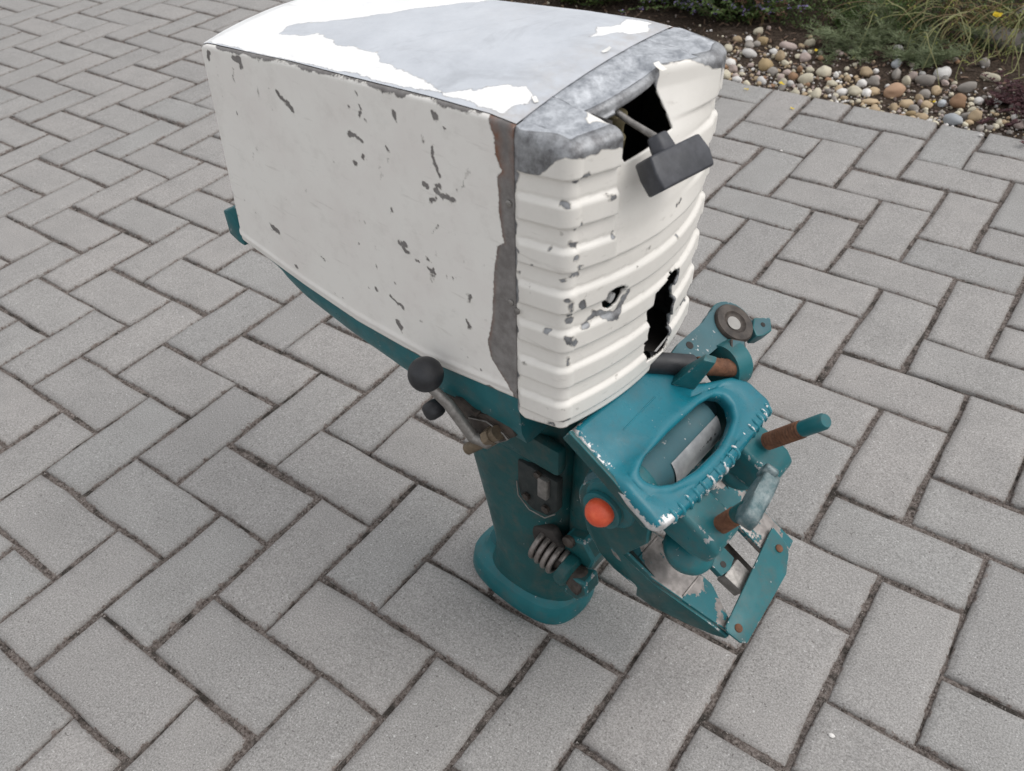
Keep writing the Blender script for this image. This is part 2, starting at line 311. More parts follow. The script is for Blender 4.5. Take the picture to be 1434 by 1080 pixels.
FRONT_CHIPS=[[[[0.1073,-0.0951,0.631],[0.1091,-0.091,0.6337]],0.00309],[[[0.099,-0.105,0.614],[0.105,-0.1037,0.6126]],0.00145],[[[0.1162,-0.0729,0.6104],[0.1177,-0.0686,0.6096]],0.00214],[[[0.1213,-0.0568,0.6056],[0.1218,-0.0549,0.6074]],0.00174],[[[0.1071,-0.0955,0.5986],[0.1072,-0.0952,0.5908]],0.00148],[[[0.1052,-0.0997,0.5794],[0.1072,-0.0953,0.5787]],0.00187],[[[0.1063,-0.0972,0.57],[0.1069,-0.0957,0.56],[0.1078,-0.0936,0.5502]],0.00272],[[[0.1041,-0.105,0.5534],[0.1056,-0.0988,0.5507]],0.00109],[[[0.073,-0.105,0.5522]],0.00134],[[[0.0888,-0.105,0.5719]],0.00108],[[[0.0603,-0.105,0.5588]],0.00112],[[[0.0995,-0.105,0.5476],[0.1029,-0.105,0.549]],0.0012],[[[0.0991,-0.105,0.5876]],0.00106],[[[0.1184,-0.0659,0.5743],[0.119,-0.0641,0.5761]],0.00143],[[[0.126,-0.0257,0.5451],[0.1265,-0.0202,0.5446]],0.00141],[[[0.1278,0.0172,0.5685],[0.1274,0.0228,0.571]],0.00108],[[[0.1257,0.0234,0.5339],[0.1257,0.0242,0.5356]],0.00112],[[[0.0709,-0.105,0.5299],[0.0716,-0.105,0.5268]],0.00131],[[[0.105,-0.1007,0.531],[0.1052,-0.0996,0.5215]],0.00279],[[[0.1038,-0.105,0.5164],[0.1055,-0.0988,0.5143]],0.00225],[[[0.1091,-0.0901,0.5254],[0.1098,-0.088,0.5205]],0.00215],[[[0.1088,-0.091,0.5319],[0.11,-0.0879,0.5314]],0.00112],[[[0.1048,-0.105,0.5099],[0.1066,-0.0961,0.5076]],0.00181],[[[0.085,-0.105,0.4918],[0.0901,-0.105,0.495]],0.00174],[[[0.105,-0.1008,0.4917],[0.1066,-0.0959,0.4865]],0.00318],[[[0.105,-0.1038,0.472],[0.1058,-0.0979,0.4694]],0.00188],[[[0.1053,-0.0991,0.4661],[0.1059,-0.0977,0.4624]],0.00177],[[[0.0645,-0.105,0.4486],[0.0677,-0.105,0.4511]],0.00183],[[[0.0547,-0.105,0.4801],[0.0578,-0.105,0.4809]],0.0018],[[[0.1232,-0.0082,0.454]],0.00128],[[[0.1185,-0.0435,0.416],[0.1188,-0.0421,0.4195]],0.00115],[[[0.1168,-0.0581,0.443],[0.1178,-0.0531,0.4426]],0.00062],[[[0.1158,-0.0568,0.3998],[0.1167,-0.0514,0.3991]],0.00155],[[[0.1043,-0.105,0.398],[0.1055,-0.0984,0.4007]],0.00313],[[[0.0846,-0.105,0.3896],[0.0958,-0.105,0.392]],0.00152],[[[0.0891,-0.105,0.4104],[0.0915,-0.105,0.4101]],0.00112],[[[0.1021,-0.105,0.4229]],0.00086],[[[0.105,-0.1035,0.4161]],0.00086],[[[0.1077,-0.0915,0.4106],[0.1088,-0.0877,0.4102]],0.00056],[[[0.1109,-0.0842,0.499],[0.1142,-0.0745,0.5056],[0.119,-0.0551,0.4944],[0.1229,-0.0384,0.514]],0.0030],[[[0.1179,0.052,0.4395],[0.1143,0.0683,0.4328]],0.00242],[[[0.1124,0.0756,0.4311],[0.1077,0.0917,0.4233]],0.00178],[[[0.105,0.1069,0.3941],[0.105,0.104,0.3885]],0.00149],[[[0.0571,-0.105,0.539]],0.00125],[[[0.056,-0.105,0.5108]],0.00117],[[[0.0542,-0.105,0.4497]],0.00135],[[[0.0547,-0.105,0.4255]],0.00138],[[[0.1153,-0.0738,0.5468]],0.00084],[[[0.1283,-0.0135,0.5741]],0.0007],[[[0.1077,0.0936,0.5252]],0.00081],[[[0.124,-0.0366,0.5344]],0.00076],[[[0.1121,-0.084,0.6004]],0.0008]]
STRIP=[[0.0312,0.6594],[0.0369,0.647],[0.0378,0.6334],[0.0437,0.6211],[0.0393,0.6156],[0.0404,0.5841],[0.0441,0.5594],[0.0371,0.554],[0.0331,0.5286],[0.0315,0.5067],[0.0287,0.4779],[0.0224,0.4482],[0.0268,0.4318],[0.0368,0.4205],[0.051,0.4074]]
BARE=[[-0.2719,-0.0514],[-0.2776,-0.039],[-0.2728,-0.0306],[-0.2573,-0.0248],[-0.2316,-0.0077],[-0.2168,0.0053],[-0.1861,0.0353],[-0.1385,0.0883],[-0.1299,0.1041],[-0.1127,0.0992],[-0.0735,0.1091],[-0.0746,0.1169],[0.1045,0.0958],[0.0701,-0.1101],[0.0377,-0.1063],[0.0361,-0.1029],[0.0397,-0.084],[0.0474,-0.0772],[0.0452,-0.0695],[0.0292,-0.058],[-0.0005,-0.07],[-0.0036,-0.0795],[-0.0101,-0.0762],[-0.0239,-0.0886],[-0.0352,-0.0869],[-0.0587,-0.0802],[-0.0957,-0.073],[-0.1205,-0.0688],[-0.1273,-0.0598],[-0.1635,-0.0527],[-0.1744,-0.0563],[-0.1884,-0.0548],[-0.2069,-0.0513],[-0.2309,-0.0411],[-0.2406,-0.0502]]
PATCH=[[0.017,0.0337],[0.0161,0.0488],[0.0083,0.0617],[0.015,0.0686],[0.0225,0.0805],[0.0127,0.0951],[0.0378,0.0971],[0.0484,0.0758],[0.037,0.059],[0.0253,0.0471]]
CAPCHIP=[[0.0838,-0.0594],[0.1099,-0.064],[0.1014,-0.0682],[0.0982,-0.0739],[0.092,-0.0713],[0.0906,-0.0652]]
CAPLINE=[[0.0656,-0.105,0.6297],[0.0811,-0.105,0.6318],[0.0864,-0.105,0.6366],[0.0938,-0.105,0.6451],[0.0948,-0.105,0.6485],[0.1028,-0.105,0.6529],[0.105,-0.1006,0.6499],[0.1065,-0.0967,0.6466],[0.111,-0.0865,0.6466],[0.1133,-0.0808,0.645],[0.1132,-0.0812,0.6511],[0.1153,-0.0755,0.65],[0.118,-0.0676,0.6504],[0.1211,-0.0572,0.6458],[0.127,-0.0291,0.7006],[0.128,-0.0204,0.6943],[0.1288,-0.0092,0.6884],[0.129,-0.0038,0.6842],[0.1284,0.0153,0.6764],[0.1266,0.0319,0.6707],[0.1252,0.0399,0.6625],[0.1219,0.0545,0.656],[0.1188,0.0651,0.6567],[0.105,0.1022,0.6458],[0.105,0.1101,0.6451]]
OVAL=[[0.1162,-0.0687,0.5187],[0.1172,-0.0657,0.5237],[0.1191,-0.0587,0.5256],[0.1211,-0.0503,0.5239],[0.122,-0.045,0.52],[0.1215,-0.0464,0.5128],[0.1201,-0.0519,0.506],[0.1184,-0.0592,0.5029],[0.1167,-0.0661,0.5061]]

g = mesh('ground', [(-40, -40, -.06), (40, -40, -.06), (40, 40, -.06), (-40, 40, -.06)], [(0, 1, 2, 3)], M['earth'], smooth=False)
tag(g, kind='structure')
# joint sand: a fine uneven sheet just under the paver tops
def sheet(name, x0, x1, y0, y1, st, zf, mat):
    xs = np.arange(x0, x1 + st / 2, st); ys = np.arange(y0, y1 + st / 2, st); X, Y = np.meshgrid(xs, ys, indexing='ij')
    P = np.c_[X.ravel(), Y.ravel(), np.zeros(X.size)]; P[:, 2] = zf(P); ny = len(ys)
    F = [(i * ny + j, (i + 1) * ny + j, (i + 1) * ny + j + 1, i * ny + j + 1) for i in range(len(xs) - 1) for j in range(ny - 1)]
    return mesh(name, P, F, mat)
paving = sheet('paving', -5.0, 3.0, -3.6, .50, .04, lambda P: -.0052 + .007 * fbm(P, 17), M['sand']); tag(paving, kind='structure')
def paver_mesh(name, w, h):
    """uneven-edged block: top face, worn rim ring, rounded arris down into the joint"""
    o = []
    nx, ny = (3, 2) if w > h else ((2, 3) if h > w else (2, 2))
    for k in range(nx): o.append((w * k / nx, 0))
    for k in range(ny): o.append((w, h * k / ny))
    for k in range(nx): o.append((w - w * k / nx, h))
    for k in range(ny): o.append((0, h - h * k / ny))
    o = np.array(o) - (w / 2, h / 2); o += RNG.normal(0, .0010, o.shape); n = len(o); V = []; E_ = []
    zt = RNG.normal(0, .0003, n)
    for ins, z, e in ((.0150, 0, 0.), (.0036, -.0005, .72), (.0012, -.0035, 1.), (0., -.014, 1.)):
        s = np.sign(o) * np.minimum(np.abs(o), ins + 0 * o); q = o - np.where(np.abs(o) > np.array([w, h]) / 2 - .004, np.sign(o) * ins, 0)
        for k in range(n): V.append((q[k, 0], q[k, 1], z + zt[k] * (ins > 0))); E_.append(e)
    F = [tuple(range(n))] + [(r * n + k, (r + 1) * n + k, (r + 1) * n + (k + 1) % n, r * n + (k + 1) % n) for r in range(3) for k in range(n)]
    me = bpy.data.meshes.new(name); me.from_pydata(V, [], F); me.update(); me.polygons.foreach_set('use_smooth', [True] * len(F))
    a = me.attributes.new('edge', 'FLOAT', 'POINT'); a.data.foreach_set('value', E_); me.materials.append(M['paver'])
    return me
GAP = .0044
VAR = {k: [paver_mesh('paver', s[0] - GAP, s[1] - GAP) for _ in range(6)] for k, s in {'h': (.2, .1), 'v': (.1, .2), 'o': (.1, .1)}.items()}
slots = []
for i in range(-52, 32):
    for j in range(-38, 5):
        k = (i - j) % 4
        if k == 0: slots.append(('h', (i + 1) * .1, (j + .5) * .1))
        elif k == 3: slots.append(('v', (i + .5) * .1, (j + 1) * .1) if j < 4 else ('o', (i + .5) * .1, (j + .5) * .1))
def shows(x, y):
    d = Vector((x, y, 0)) - CAM; z = d.dot(cf)
    if z < .1: return None
    a, b = d.dot(cr) / z / .5923, d.dot(cdn) / z / .446
    return 1 / z ** 2 if abs(a) < 1.22 and abs(b) < 1.25 else None
vis = sorted([(shows(x, y), kd, x, y) for kd, x, y in slots if shows(x, y)], reverse=True)
near = vis[:300]; ns = set((x, y) for _, _, x, y in near)
for _, kd, x, y in near:
    o = bpy.data.objects.new('paver', random.choice(VAR[kd])); COL.objects.link(o); o.parent = paving
    o.location = (x + random.gauss(0, .0011), y + random.gauss(0, .0011), random.gauss(0, .0010))
    o.rotation_euler = (random.gauss(0, .004), random.gauss(0, .004), random.gauss(0, .010) + (PI if random.random() < .5 else 0))
V, F, E_ = [], [], []
for kd, x, y in slots:
    if (x, y) in ns or abs(x + 1.0) > 3.6 or y < -3.2: continue
    me = random.choice(VAR[kd]); b = len(V)
    V += [(v.co.x + x + random.gauss(0, .0006), v.co.y + y, v.co.z) for v in me.vertices]; F += [tuple(b + i for i in p.vertices) for p in me.polygons]
    E_ += [d.value for d in me.attributes['edge'].data]
o = mesh('paver_field', V, F, M['paver'], paving, attrs={'edge': E_}); tag(o, kind='stuff')
# crumbs lying in the joints
V, F = [], []
for _ in range(5000):
    kd, x, y = random.choice(near)[1:]; s = {'h': (.2, .1), 'v': (.1, .2), 'o': (.1, .1)}[kd]
    if random.random() < .5: px, py = x + random.uniform(-.5, .5) * s[0], y - s[1] / 2 + random.gauss(0, .002)
    else: px, py = x - s[0] / 2 + random.gauss(0, .002), y + random.uniform(-.5, .5) * s[1]
    r = random.uniform(.0008, .0026); b = len(V); a = random.random() * 6
    V += [(px + r * math.cos(a + q * 2.1) * random.uniform(.6, 1), py + r * math.sin(a + q * 2.1), -.0045) for q in range(3)] + [(px, py, -.0045 + r * 1.1)]
    F += [(b, b + 1, b + 3), (b + 1, b + 2, b + 3), (b + 2, b, b + 3)]
t_ = NT('joint_crumb'); gi = t_.n('NewGeometry'); rr = t_.n('ValToRGB'); t_.t.links.new(gi.outputs['Random Per Island'], rr.inputs[0])
rr.color_ramp.elements[0].color = (.05, .035, .03, 1); rr.color_ramp.elements[1].color = (.36, .33, .31, 1)
M['crumb'] = t_.out(color=rr.outputs[0], rough=.9)
tag(mesh('joint_grit', V, F, M['crumb'], smooth=False), 'grey and brown grit lying in the joints between the pavers', 'grit', kind='stuff')

# ---- garden bed
def bedz(P):
    y = P[:, 1]; return -.012 + .02 * smooth(y, .5, .75) + .05 * smooth(y, .8, 1.6) + .018 * fbm(P, 9) * smooth(y, .5, .6)
soil = sheet('garden_soil', -4.0, 3.0, .503, 4.5, .03, bedz, M['soil']); tag(soil, kind='structure')
def bz(x, y): return float(bedz(np.array([[x, y, 0.]]))[0])
def stone_mat(name, c1, c2, spots=.3):
    t = NT(name); oi = t.n('ObjectInfo').outputs['Random']; gi = t.n('NewGeometry').outputs['Random Per Island']
    v = t.rng(t.math('FRACT', t.math('ADD', oi, gi)), 0, 1, .75, 1.2)
    c = t.mix(t.rng(t.noise(60, 5, .65), .35, .65), c1, c2); c = t.mix(t.math('MULTIPLY', t.rng(t.noise(200, 3), .55, .7), spots), c, (.12, .10, .08))
    x = t.n('VectorMath', operation='SCALE'); t.set(x.inputs[0], c); t.set(x.inputs['Scale'], v)
    return t.out(color=x.outputs[0], rough=.7, spec=.3, normal=t.bump(t.noise(150, 4), .4, .001))
SM = {'tan': stone_mat('tan_stone', (.36, .26, .16), (.48, .38, .25)), 'orange': stone_mat('orange_stone', (.33, .20, .13), (.40, .27, .18), .1), 'brown': stone_mat('brown_stone', (.25, .15, .09), (.36, .22, .13)),
      'cream': stone_mat('cream_stone', (.50, .45, .34), (.62, .57, .45)), 'white': stone_mat('white_stone', (.58, .56, .53), (.70, .68, .66), .15), 'grey': stone_mat('grey_stone', (.22, .20, .18), (.34, .31, .28)),
      'blue': stone_mat('bluish_stone', (.36, .38, .40), (.48, .50, .52)), 'amber': stone_mat('amber_stone', (.36, .25, .12), (.46, .36, .22)), 'pink': stone_mat('pinkish_stone', (.34, .27, .24), (.45, .37, .34)), 'dark': stone_mat('dark_stone', (.10, .07, .06), (.19, .15, .13))}
def stone_mesh(name, sub=2, rough=.22, seed=0):
    bm = bmesh.new(); bmesh.ops.create_icosphere(bm, subdivisions=sub, radius=1)
    P = np.array([v.co for v in bm.verts]); d = 1 + rough * fbm(P + seed * 9.1, 1.1, 2) * 2
    for v, k in zip(bm.verts, d): v.co *= float(k)
    me = bpy.data.meshes.new(name); bm.to_mesh(me); bm.free(); me.polygons.foreach_set('use_smooth', [True] * len(me.polygons)); return me
SHAPES = [stone_mesh('pebble', 3, .34, s) for s in range(8)]
def stone(x, y, a, b, h, rz, mat, label, group=None, name='stone', lift=.55, tilt=None):
    me = SHAPES[RNG.integers(0, 8)].copy(); me.materials.append(SM[mat]); o = bpy.data.objects.new(name, me); COL.objects.link(o)
    o.scale = (a, b, h); o.rotation_euler = (random.gauss(0, .15), random.gauss(0, .15), rz) if tilt is None else (tilt, 0, rz)
    o.location = (x, y, bz(x, y) + h * lift); tag(o, label, 'stone', group); return o
BIG = [(.057, .612, .030, .019, .018, 1.0, 'orange', 'large smooth orange brown oval stone leaning beside the paving'),
 (.206, .612, .021, .019, .018, .3, 'brown', 'rounded rusty brown stone near the dark red plant'),
 (-.277, .615, .019, .017, .019, .5, 'amber', 'yellow tan stone with a dark pit near the motor cowl'),
 (-.344, .663, .021, .015, .013, .2, 'white', 'pale oval stone behind the yellow pitted stone'),
 (-.345, .752, .015, .013, .012, .2, 'amber', 'amber stone under the cream stone at the back'),
 (-.383, .806, .014, .012, .011, .9, 'cream', 'cream stone farthest back by the brown seed heads'),
 (-.291, .699, .014, .009, .008, -.4, 'white', 'small bright oval stone above the yellow pitted stone'),
 (-.272, .752, .024, .013, .012, 0, 'pink', 'pinkish grey long stone in the dark mulch at the back'),
 (-.228, .791, .014, .011, .013, .5, 'cream', 'pale yellow stone in front of a mulch heap'),
 (-.128, .641, .018, .016, .015, .5, 'cream', 'mossy pale green round stone in the gravel'),
 (-.156, .593, .019, .013, .013, .6, 'cream', 'folded pale cream stone by the paving edge'),
 (-.202, .556, .014, .010, .010, -.3, 'cream', 'cream oval stone next to a fallen yellow petal'),
 (-.254, .544, .014, .010, .010, -.5, 'white', 'white chipped stone just behind the first paver corner'),
 (-.312, .524, .015, .010, .008, -.2, 'white', 'flat white stone close beside the motor cowl'),
 (-.035, .680, .017, .013, .012, .3, 'tan', 'light tan blocky stone at the foot of the feathery plant'),
 (.018, .742, .013, .013, .013, 0, 'blue', 'round blue grey pebble above the large orange stone'),
 (-.002, .640, .018, .014, .013, -.2, 'grey', 'dark grey stone left of the large orange stone'),
 (-.024, .618, .012, .011, .011, 0, 'white', 'round white pebble against the dark grey stone'),
 (-.022, .568, .018, .012, .012, .2, 'cream', 'cream and white split stone on the paving edge'),
 (.131, .741, .019, .016, .017, .4, 'white', 'chunky off white stone under the drooping stems'),
 (.108, .690, .023, .016, .014, .1, 'grey', 'broad grey brown stone right of the orange stone'),
 (.124, .626, .013, .012, .012, 0, 'grey', 'round mid grey pebble in the middle of the gravel'),
 (.145, .652, .012, .011, .012, 0, 'tan', 'round tan pebble beside the mid grey one'),
 (.173, .604, .010, .009, .009, .4, 'blue', 'small bluish white pebble left of the rusty brown stone'),
 (.217, .535, .024, .015, .014, -.3, 'blue', 'big bluish white stone on the paving corner'),
 (.258, .562, .018, .014, .015, .5, 'tan', 'tan brown block of stone right of the bluish white one'),
 (.283, .655, .011, .009, .012, .7, 'white', 'pointed white stone in front of the dark red plant'),
 (.235, .772, .027, .012, .012, -.5, 'cream', 'long cream block of stone at the right back'),
 (.101, .572, .015, .012, .011, .5, 'tan', 'speckled tan stone in front of the orange stone'),
 (.125, .532, .011, .008, .007, .4, 'amber', 'amber yellow pebble at the paver edge'),
 (.036, .692, .010, .017, .014, .2, 'grey', 'slate grey upright stone just behind the orange one'),
 (.205, .690, .022, .013, .013, .7, 'grey', 'long slanting grey stone behind the rusty brown one'),
 (.022, .545, .020, .013, .007, .2, 'tan', 'flat tan stone lying along the paver edge')]
for b_ in BIG: stone(*b_)
placed = [(b_[0], b_[1], b_[2]) for b_ in BIG]
grp = 0
while grp < 205:
    x = random.uniform(-.42, .40); y = .508 + abs(random.gauss(0, .125)) if random.random() < .85 else random.uniform(.5, .86)
    r = random.choice([random.uniform(.005, .009), random.uniform(.009, .0155)])
    if y > .88 or any((x - a) ** 2 + (y - b) ** 2 < (r * .75 + c * .7) ** 2 for a, b, c in placed): continue
    placed.append((x, y, r)); grp += 1
    k_ = random.choice(['tan', 'tan', 'cream', 'cream', 'cream', 'white', 'grey', 'grey', 'pink', 'pink', 'brown'])
    stone(x, y, r, r * random.uniform(.65, .95), r * random.uniform(.6, .9), random.random() * 6, k_, 'small %s pebble scattered among the larger stones along the paving' % {'amber': 'yellowish', 'pink': 'pinkish', 'blue': 'blue grey'}.get(k_, k_), 'small %s pebbles in the bed' % k_, name='pebble')
def heap(name, n, x0, x1, yf, r0, r1, mats, label, cat, flat=.8):
    V, F = [], []; mi = []
    base = stone_mesh('tmp', 1, .3); bp = np.array([v.co for v in base.vertices]); bf = [tuple(p.vertices) for p in base.polygons]
    for _ in range(n):
        x = random.uniform(x0, x1); y = yf(); r = random.uniform(r0, r1); b = len(V); a = random.random() * 6; s = np.array([r, r * random.uniform(.6, 1), r * flat * random.uniform(.5, 1)])
        q = bp * s; c, d = math.cos(a), math.sin(a); z = bz(x, y) + r * .3
        V += [(x + p[0] * c - p[1] * d, y + p[0] * d + p[1] * c, z + p[2]) for p in q]; F += [tuple(b + i for i in f) for f in bf]; mi += [random.randrange(len(mats))] * len(bf)
    o = mesh(name, V, F, mats); o.data.polygons.foreach_set('material_index', mi); o.data.update(); tag(o, label, cat, kind='stuff')
heap('gravel', 4200, -1.6, .9, lambda: .507 + abs(random.gauss(0, .12)), .002, .0062, [SM[k] for k in ('cream', 'tan', 'grey', 'pink', 'dark', 'white', 'dark')], 'fine mixed gravel filling the bed along the paving', 'gravel')
t_ = NT('mulch_bark'); gi = t_.n('NewGeometry'); rr = t_.n('ValToRGB'); t_.t.links.new(gi.outputs['Random Per Island'], rr.inputs[0])
rr.color_ramp.elements[0].color = (.03, .02, .014, 1); rr.color_ramp.elements[1].color = (.17, .11, .075, 1); M['mulch'] = t_.out(color=rr.outputs[0], rough=.9)
V, F = [], []
for _ in range(9000):
    x = random.uniform(-1.8, 1.2); y = .56 + random.random() ** .8 * 1.3; a = random.random() * 6; L = random.uniform(.006, .022); w = random.uniform(.002, .006); z = bz(x, y) + random.uniform(.001, .008)
    if y < .66 and random.random() < .6: continue
    dx, dy = math.cos(a), math.sin(a); b = len(V); tz = random.gauss(0, .3) * L
    V += [(x - dx * L / 2 - dy * w / 2, y - dy * L / 2 + dx * w / 2, z - tz / 2), (x + dx * L / 2 - dy * w / 2, y + dy * L / 2 + dx * w / 2, z + tz / 2), (x + dx * L / 2 + dy * w / 2, y + dy * L / 2 - dx * w / 2, z + tz / 2 + .001), (x - dx * L / 2 + dy * w / 2, y - dy * L / 2 - dx * w / 2, z - tz / 2 + .002)]
    F.append((b, b + 1, b + 2, b + 3))
tag(mesh('mulch', V, F, M['mulch'], smooth=False), 'brown bark crumbs and dry leaf litter over the soil', 'mulch', kind='stuff')

# ---- plants
def leaf_mat(name, c1, c2, rough=.55):
    t = NT(name); gi = t.n('NewGeometry'); c = t.mix(gi.outputs['Random Per Island'], c1, c2)
    p = t.p; t.out(color=c, rough=rough, spec=.3)
    tr = t.n('BsdfTranslucent'); t.set(tr.inputs[0], c); mx = t.n('MixShader'); mx.inputs[0].default_value = .25
    t.t.links.new(p.outputs[0], mx.inputs[1]); t.t.links.new(tr.outputs[0], mx.inputs[2]); t.t.links.new(mx.outputs[0], t.t.nodes['Material Output'].inputs[0]); return t.m
LM = {'dark': leaf_mat('dark_green_leaf', (.035, .065, .018), (.11, .165, .045)), 'sage': leaf_mat('feathery_grey_leaf', (.11, .145, .07), (.25, .29, .16)), 'stem': leaf_mat('pale_stem', (.18, .19, .07), (.36, .35, .17)),
      'dry': leaf_mat('dry_stalk', (.14, .095, .045), (.32, .24, .12)), 'mauve': leaf_mat('mauve_flower', (.17, .13, .30), (.30, .25, .45)), 'red': leaf_mat('burgundy_leaf', (.035, .014, .018), (.13, .055, .06)),
      'pinkdry': leaf_mat('dry_pink_head', (.20, .10, .07), (.34, .20, .15)), 'yellow': leaf_mat('yellow_petal', (.72, .50, .03), (.80, .62, .06)), 'orange': leaf_mat('orange_petal', (.75, .30, .03), (.80, .40, .05)), 'lime': leaf_mat('yellow_green_leaf', (.15, .17, .03), (.30, .32, .07)), 'woody': leaf_mat('woody_stem', (.05, .045, .025), (.11, .10, .05))}
class Foliage:
    def __init__(s): s.V, s.F = [], []
    def leaf(s, p, d, L, w, droop=.3, up=None):
        p = Vector(p); d = Vector(d).normalized(); side = d.cross(Vector((random.gauss(0, .4), random.gauss(0, .4), 1))).normalized() * w / 2; b = len(s.V)
        m = p + d * L * .5 + Vector((0, 0, L * .08)); e = p + d * L - Vector((0, 0, droop * L))
        s.V += [p, m - side, e, m + side]; s.F.append((b, b + 1, b + 2, b + 3))
    def strip(s, path, w0, w1):
        b = len(s.V); n = len(path)
        for i, p in enumerate(path):
            d = (path[min(i + 1, n - 1)] - path[max(i - 1, 0)]).normalized(); sd_ = d.cross(Vector((.3, -.8, .5))).normalized() * (w0 + (w1 - w0) * i / (n - 1)) / 2
            o2 = d.cross(sd_).normalized() * sd_.length
            s.V += [p + sd_, p - sd_ * .5 + o2 * .87, p - sd_ * .5 - o2 * .87]
        for i in range(n - 1):
            for k in range(3): s.F.append((b + i * 3 + k, b + i * 3 + (k + 1) % 3, b + i * 3 + 3 + (k + 1) % 3, b + i * 3 + 3 + k))
    def obj(s, name, mat, parent=None): return mesh(name, s.V, s.F, mat, parent, smooth=False)
def curve(p0, d, L, n=9, bend=Vector((0, 0, -1)), amt=.5, wob=.12):
    p = Vector(p0); d = Vector(d).normalized(); out = [p.copy()]
    for i in range(n):
        d = (d + bend * amt / n + Vector((random.gauss(0, wob), random.gauss(0, wob), random.gauss(0, wob)))).normalized(); p = p + d * L / n; out.append(p.copy())
    return out
def plant(name, x, y, label, cat='plant', group=None):
    r = empty(name, Matrix.Translation((x, y, bz(x, y) - .004))); tag(r, label, cat, group); return r
def rnd_dir(up=.8, spread=1.): a = random.random() * 2 * PI; return Vector((math.cos(a) * spread, math.sin(a) * spread, up))
def catmint(x, y, R, H, label):
    r = plant('catmint_plant', x, y, label); st, lf, fl = Foliage(), Foliage(), Foliage()
    for _ in range(int(110 * R / .16)):
        a = random.random() * 2 * PI; q = R * math.sqrt(random.random()) * .55
        p0 = Vector((q * math.cos(a), q * math.sin(a), 0)); c = curve(p0, rnd_dir(random.uniform(.7, 1.6)), H * random.uniform(.55, 1.1), 8, amt=.35, wob=.09); st.strip(c, .0028, .0012)
        for i, p in enumerate(c[1:], 1):
            for _k in range(3): lf.leaf(p, rnd_dir(.2), random.uniform(.010, .022), random.uniform(.006, .011))
            if i >= 6 and random.random() < .75:
                for _k in range(6): fl.leaf(p + Vector((random.gauss(0, .004), random.gauss(0, .004), random.gauss(0, .005))), rnd_dir(.4), random.uniform(.005, .009), .006)
    st.obj('stem', LM['woody'], r); lf.obj('foliage', LM['dark'], r); fl.obj('flower', LM['mauve'], r); return r
for k_, (x, y, R, H) in enumerate([(-.98, .86, .2, .22), (-.72, .94, .2, .24), (-.50, .92, .17, .20), (-.86, 1.22, .24, .3), (-.55, 1.25, .22, .3)]):
    catmint(x, y, R, H, ['mauve flowered catmint half hidden behind the cowl top', 'mauve flowered catmint just past the cowl top edge', 'mauve flowered catmint nearest the stones behind the cowl corner', 'taller catmint clump at the back behind the cowl', 'taller catmint clump at the back beside the mossy mound'][k_])
def tuft(name, x, y, n, H, R, label, lm, w=.004, amt=.9, up=(.8, 2)):
    r = plant(name, x, y, label); f = Foliage()
    for _ in range(n):
        a = random.random() * 6.28; q = R * math.sqrt(random.random()); f.strip(curve((q * math.cos(a), q * math.sin(a), 0), rnd_dir(random.uniform(*up)), H * random.uniform(.6, 1.2), 7, amt=amt, wob=.08), w, w * .3)
    f.obj('foliage', LM[lm], r); return r
def mound(x, y, R, H, lm, n, label, name='mossy_plant', L=(.008, .02)):
    r = plant(name, x, y, label); f, st = Foliage(), Foliage()
    for _ in range(n):
        a = random.random() * 6.28; e = random.random() ** .6; q = R * math.sqrt(random.random()); z = H * max(0, 1 - (q / R) ** 2) * e
        f.leaf((q * math.cos(a), q * math.sin(a), z), Vector((math.cos(a) * .7 + random.gauss(0, .5), math.sin(a) * .7 + random.gauss(0, .5), .6)), random.uniform(*L), random.uniform(.003, .006))
    for _ in range(30): st.strip(curve((random.gauss(0, R * .3), random.gauss(0, R * .3), 0), rnd_dir(1.), H, 5, amt=.2), .0025, .001)
    st.obj('stem', LM['woody'], r); f.obj('foliage', LM[lm], r); return r
mound(-.30, 1.02, .15, .12, 'dark', 2600, 'low dark green mossy mound behind the pale stones')
mound(-.10, .98, .12, .10, 'dark', 1800, 'dark green cushion plant behind the feathery grey leaves')
mound(.12, 1.12, .2, .14, 'dark', 2600, 'dark low foliage behind the hanging yellow green stems')
tuft('grass_clump', -.22, 1.16, 60, .24, .05, 'broad bladed green grass clump at the top of the photo', 'dark', .008, 1.0)
tuft('iris_clump', .36, 1.42, 60, .3, .07, 'upright green blades in the top corner above the hanging stems', 'dark', .008, .6)
def feathery(x, y, n, L, label):
    r = plant('poppy_plant', x, y, label); st, lf = Foliage(), Foliage()
    for _ in range(n):
        c = curve((random.gauss(0, .012), random.gauss(0, .012), 0), rnd_dir(random.uniform(.25, 1.3)), L * random.uniform(.6, 1.15), 7, amt=.5, wob=.08); st.strip(c, .0026, .0012)
        for p in c[2:]:
            for _k in range(5):
                d = rnd_dir(random.uniform(-.1, .6)); e = curve(p, d, random.uniform(.015, .035), 3, amt=.2, wob=.2); lf.strip(e, .0016, .0007)
                for q in e[1:]:
                    for _m in range(3): lf.strip(curve(q, d + rnd_dir(.2) * .8, random.uniform(.006, .014), 2, amt=.1, wob=.1), .0013, .0006)
    st.obj('stem', LM['sage'], r); lf.obj('foliage', LM['sage'], r); return r
feathery(-.105, .80, 17, .13, 'feathery grey green poppy foliage spilling over the stones')
feathery(-.02, .92, 12, .13, 'second feathery grey green plant just behind the round blue pebble')
feathery(.06, .80, 14, .10, 'small feathery seedling above the large orange stone')
feathery(.22, .95, 11, .12, 'feathery plant tangled among the hanging stems on the right')
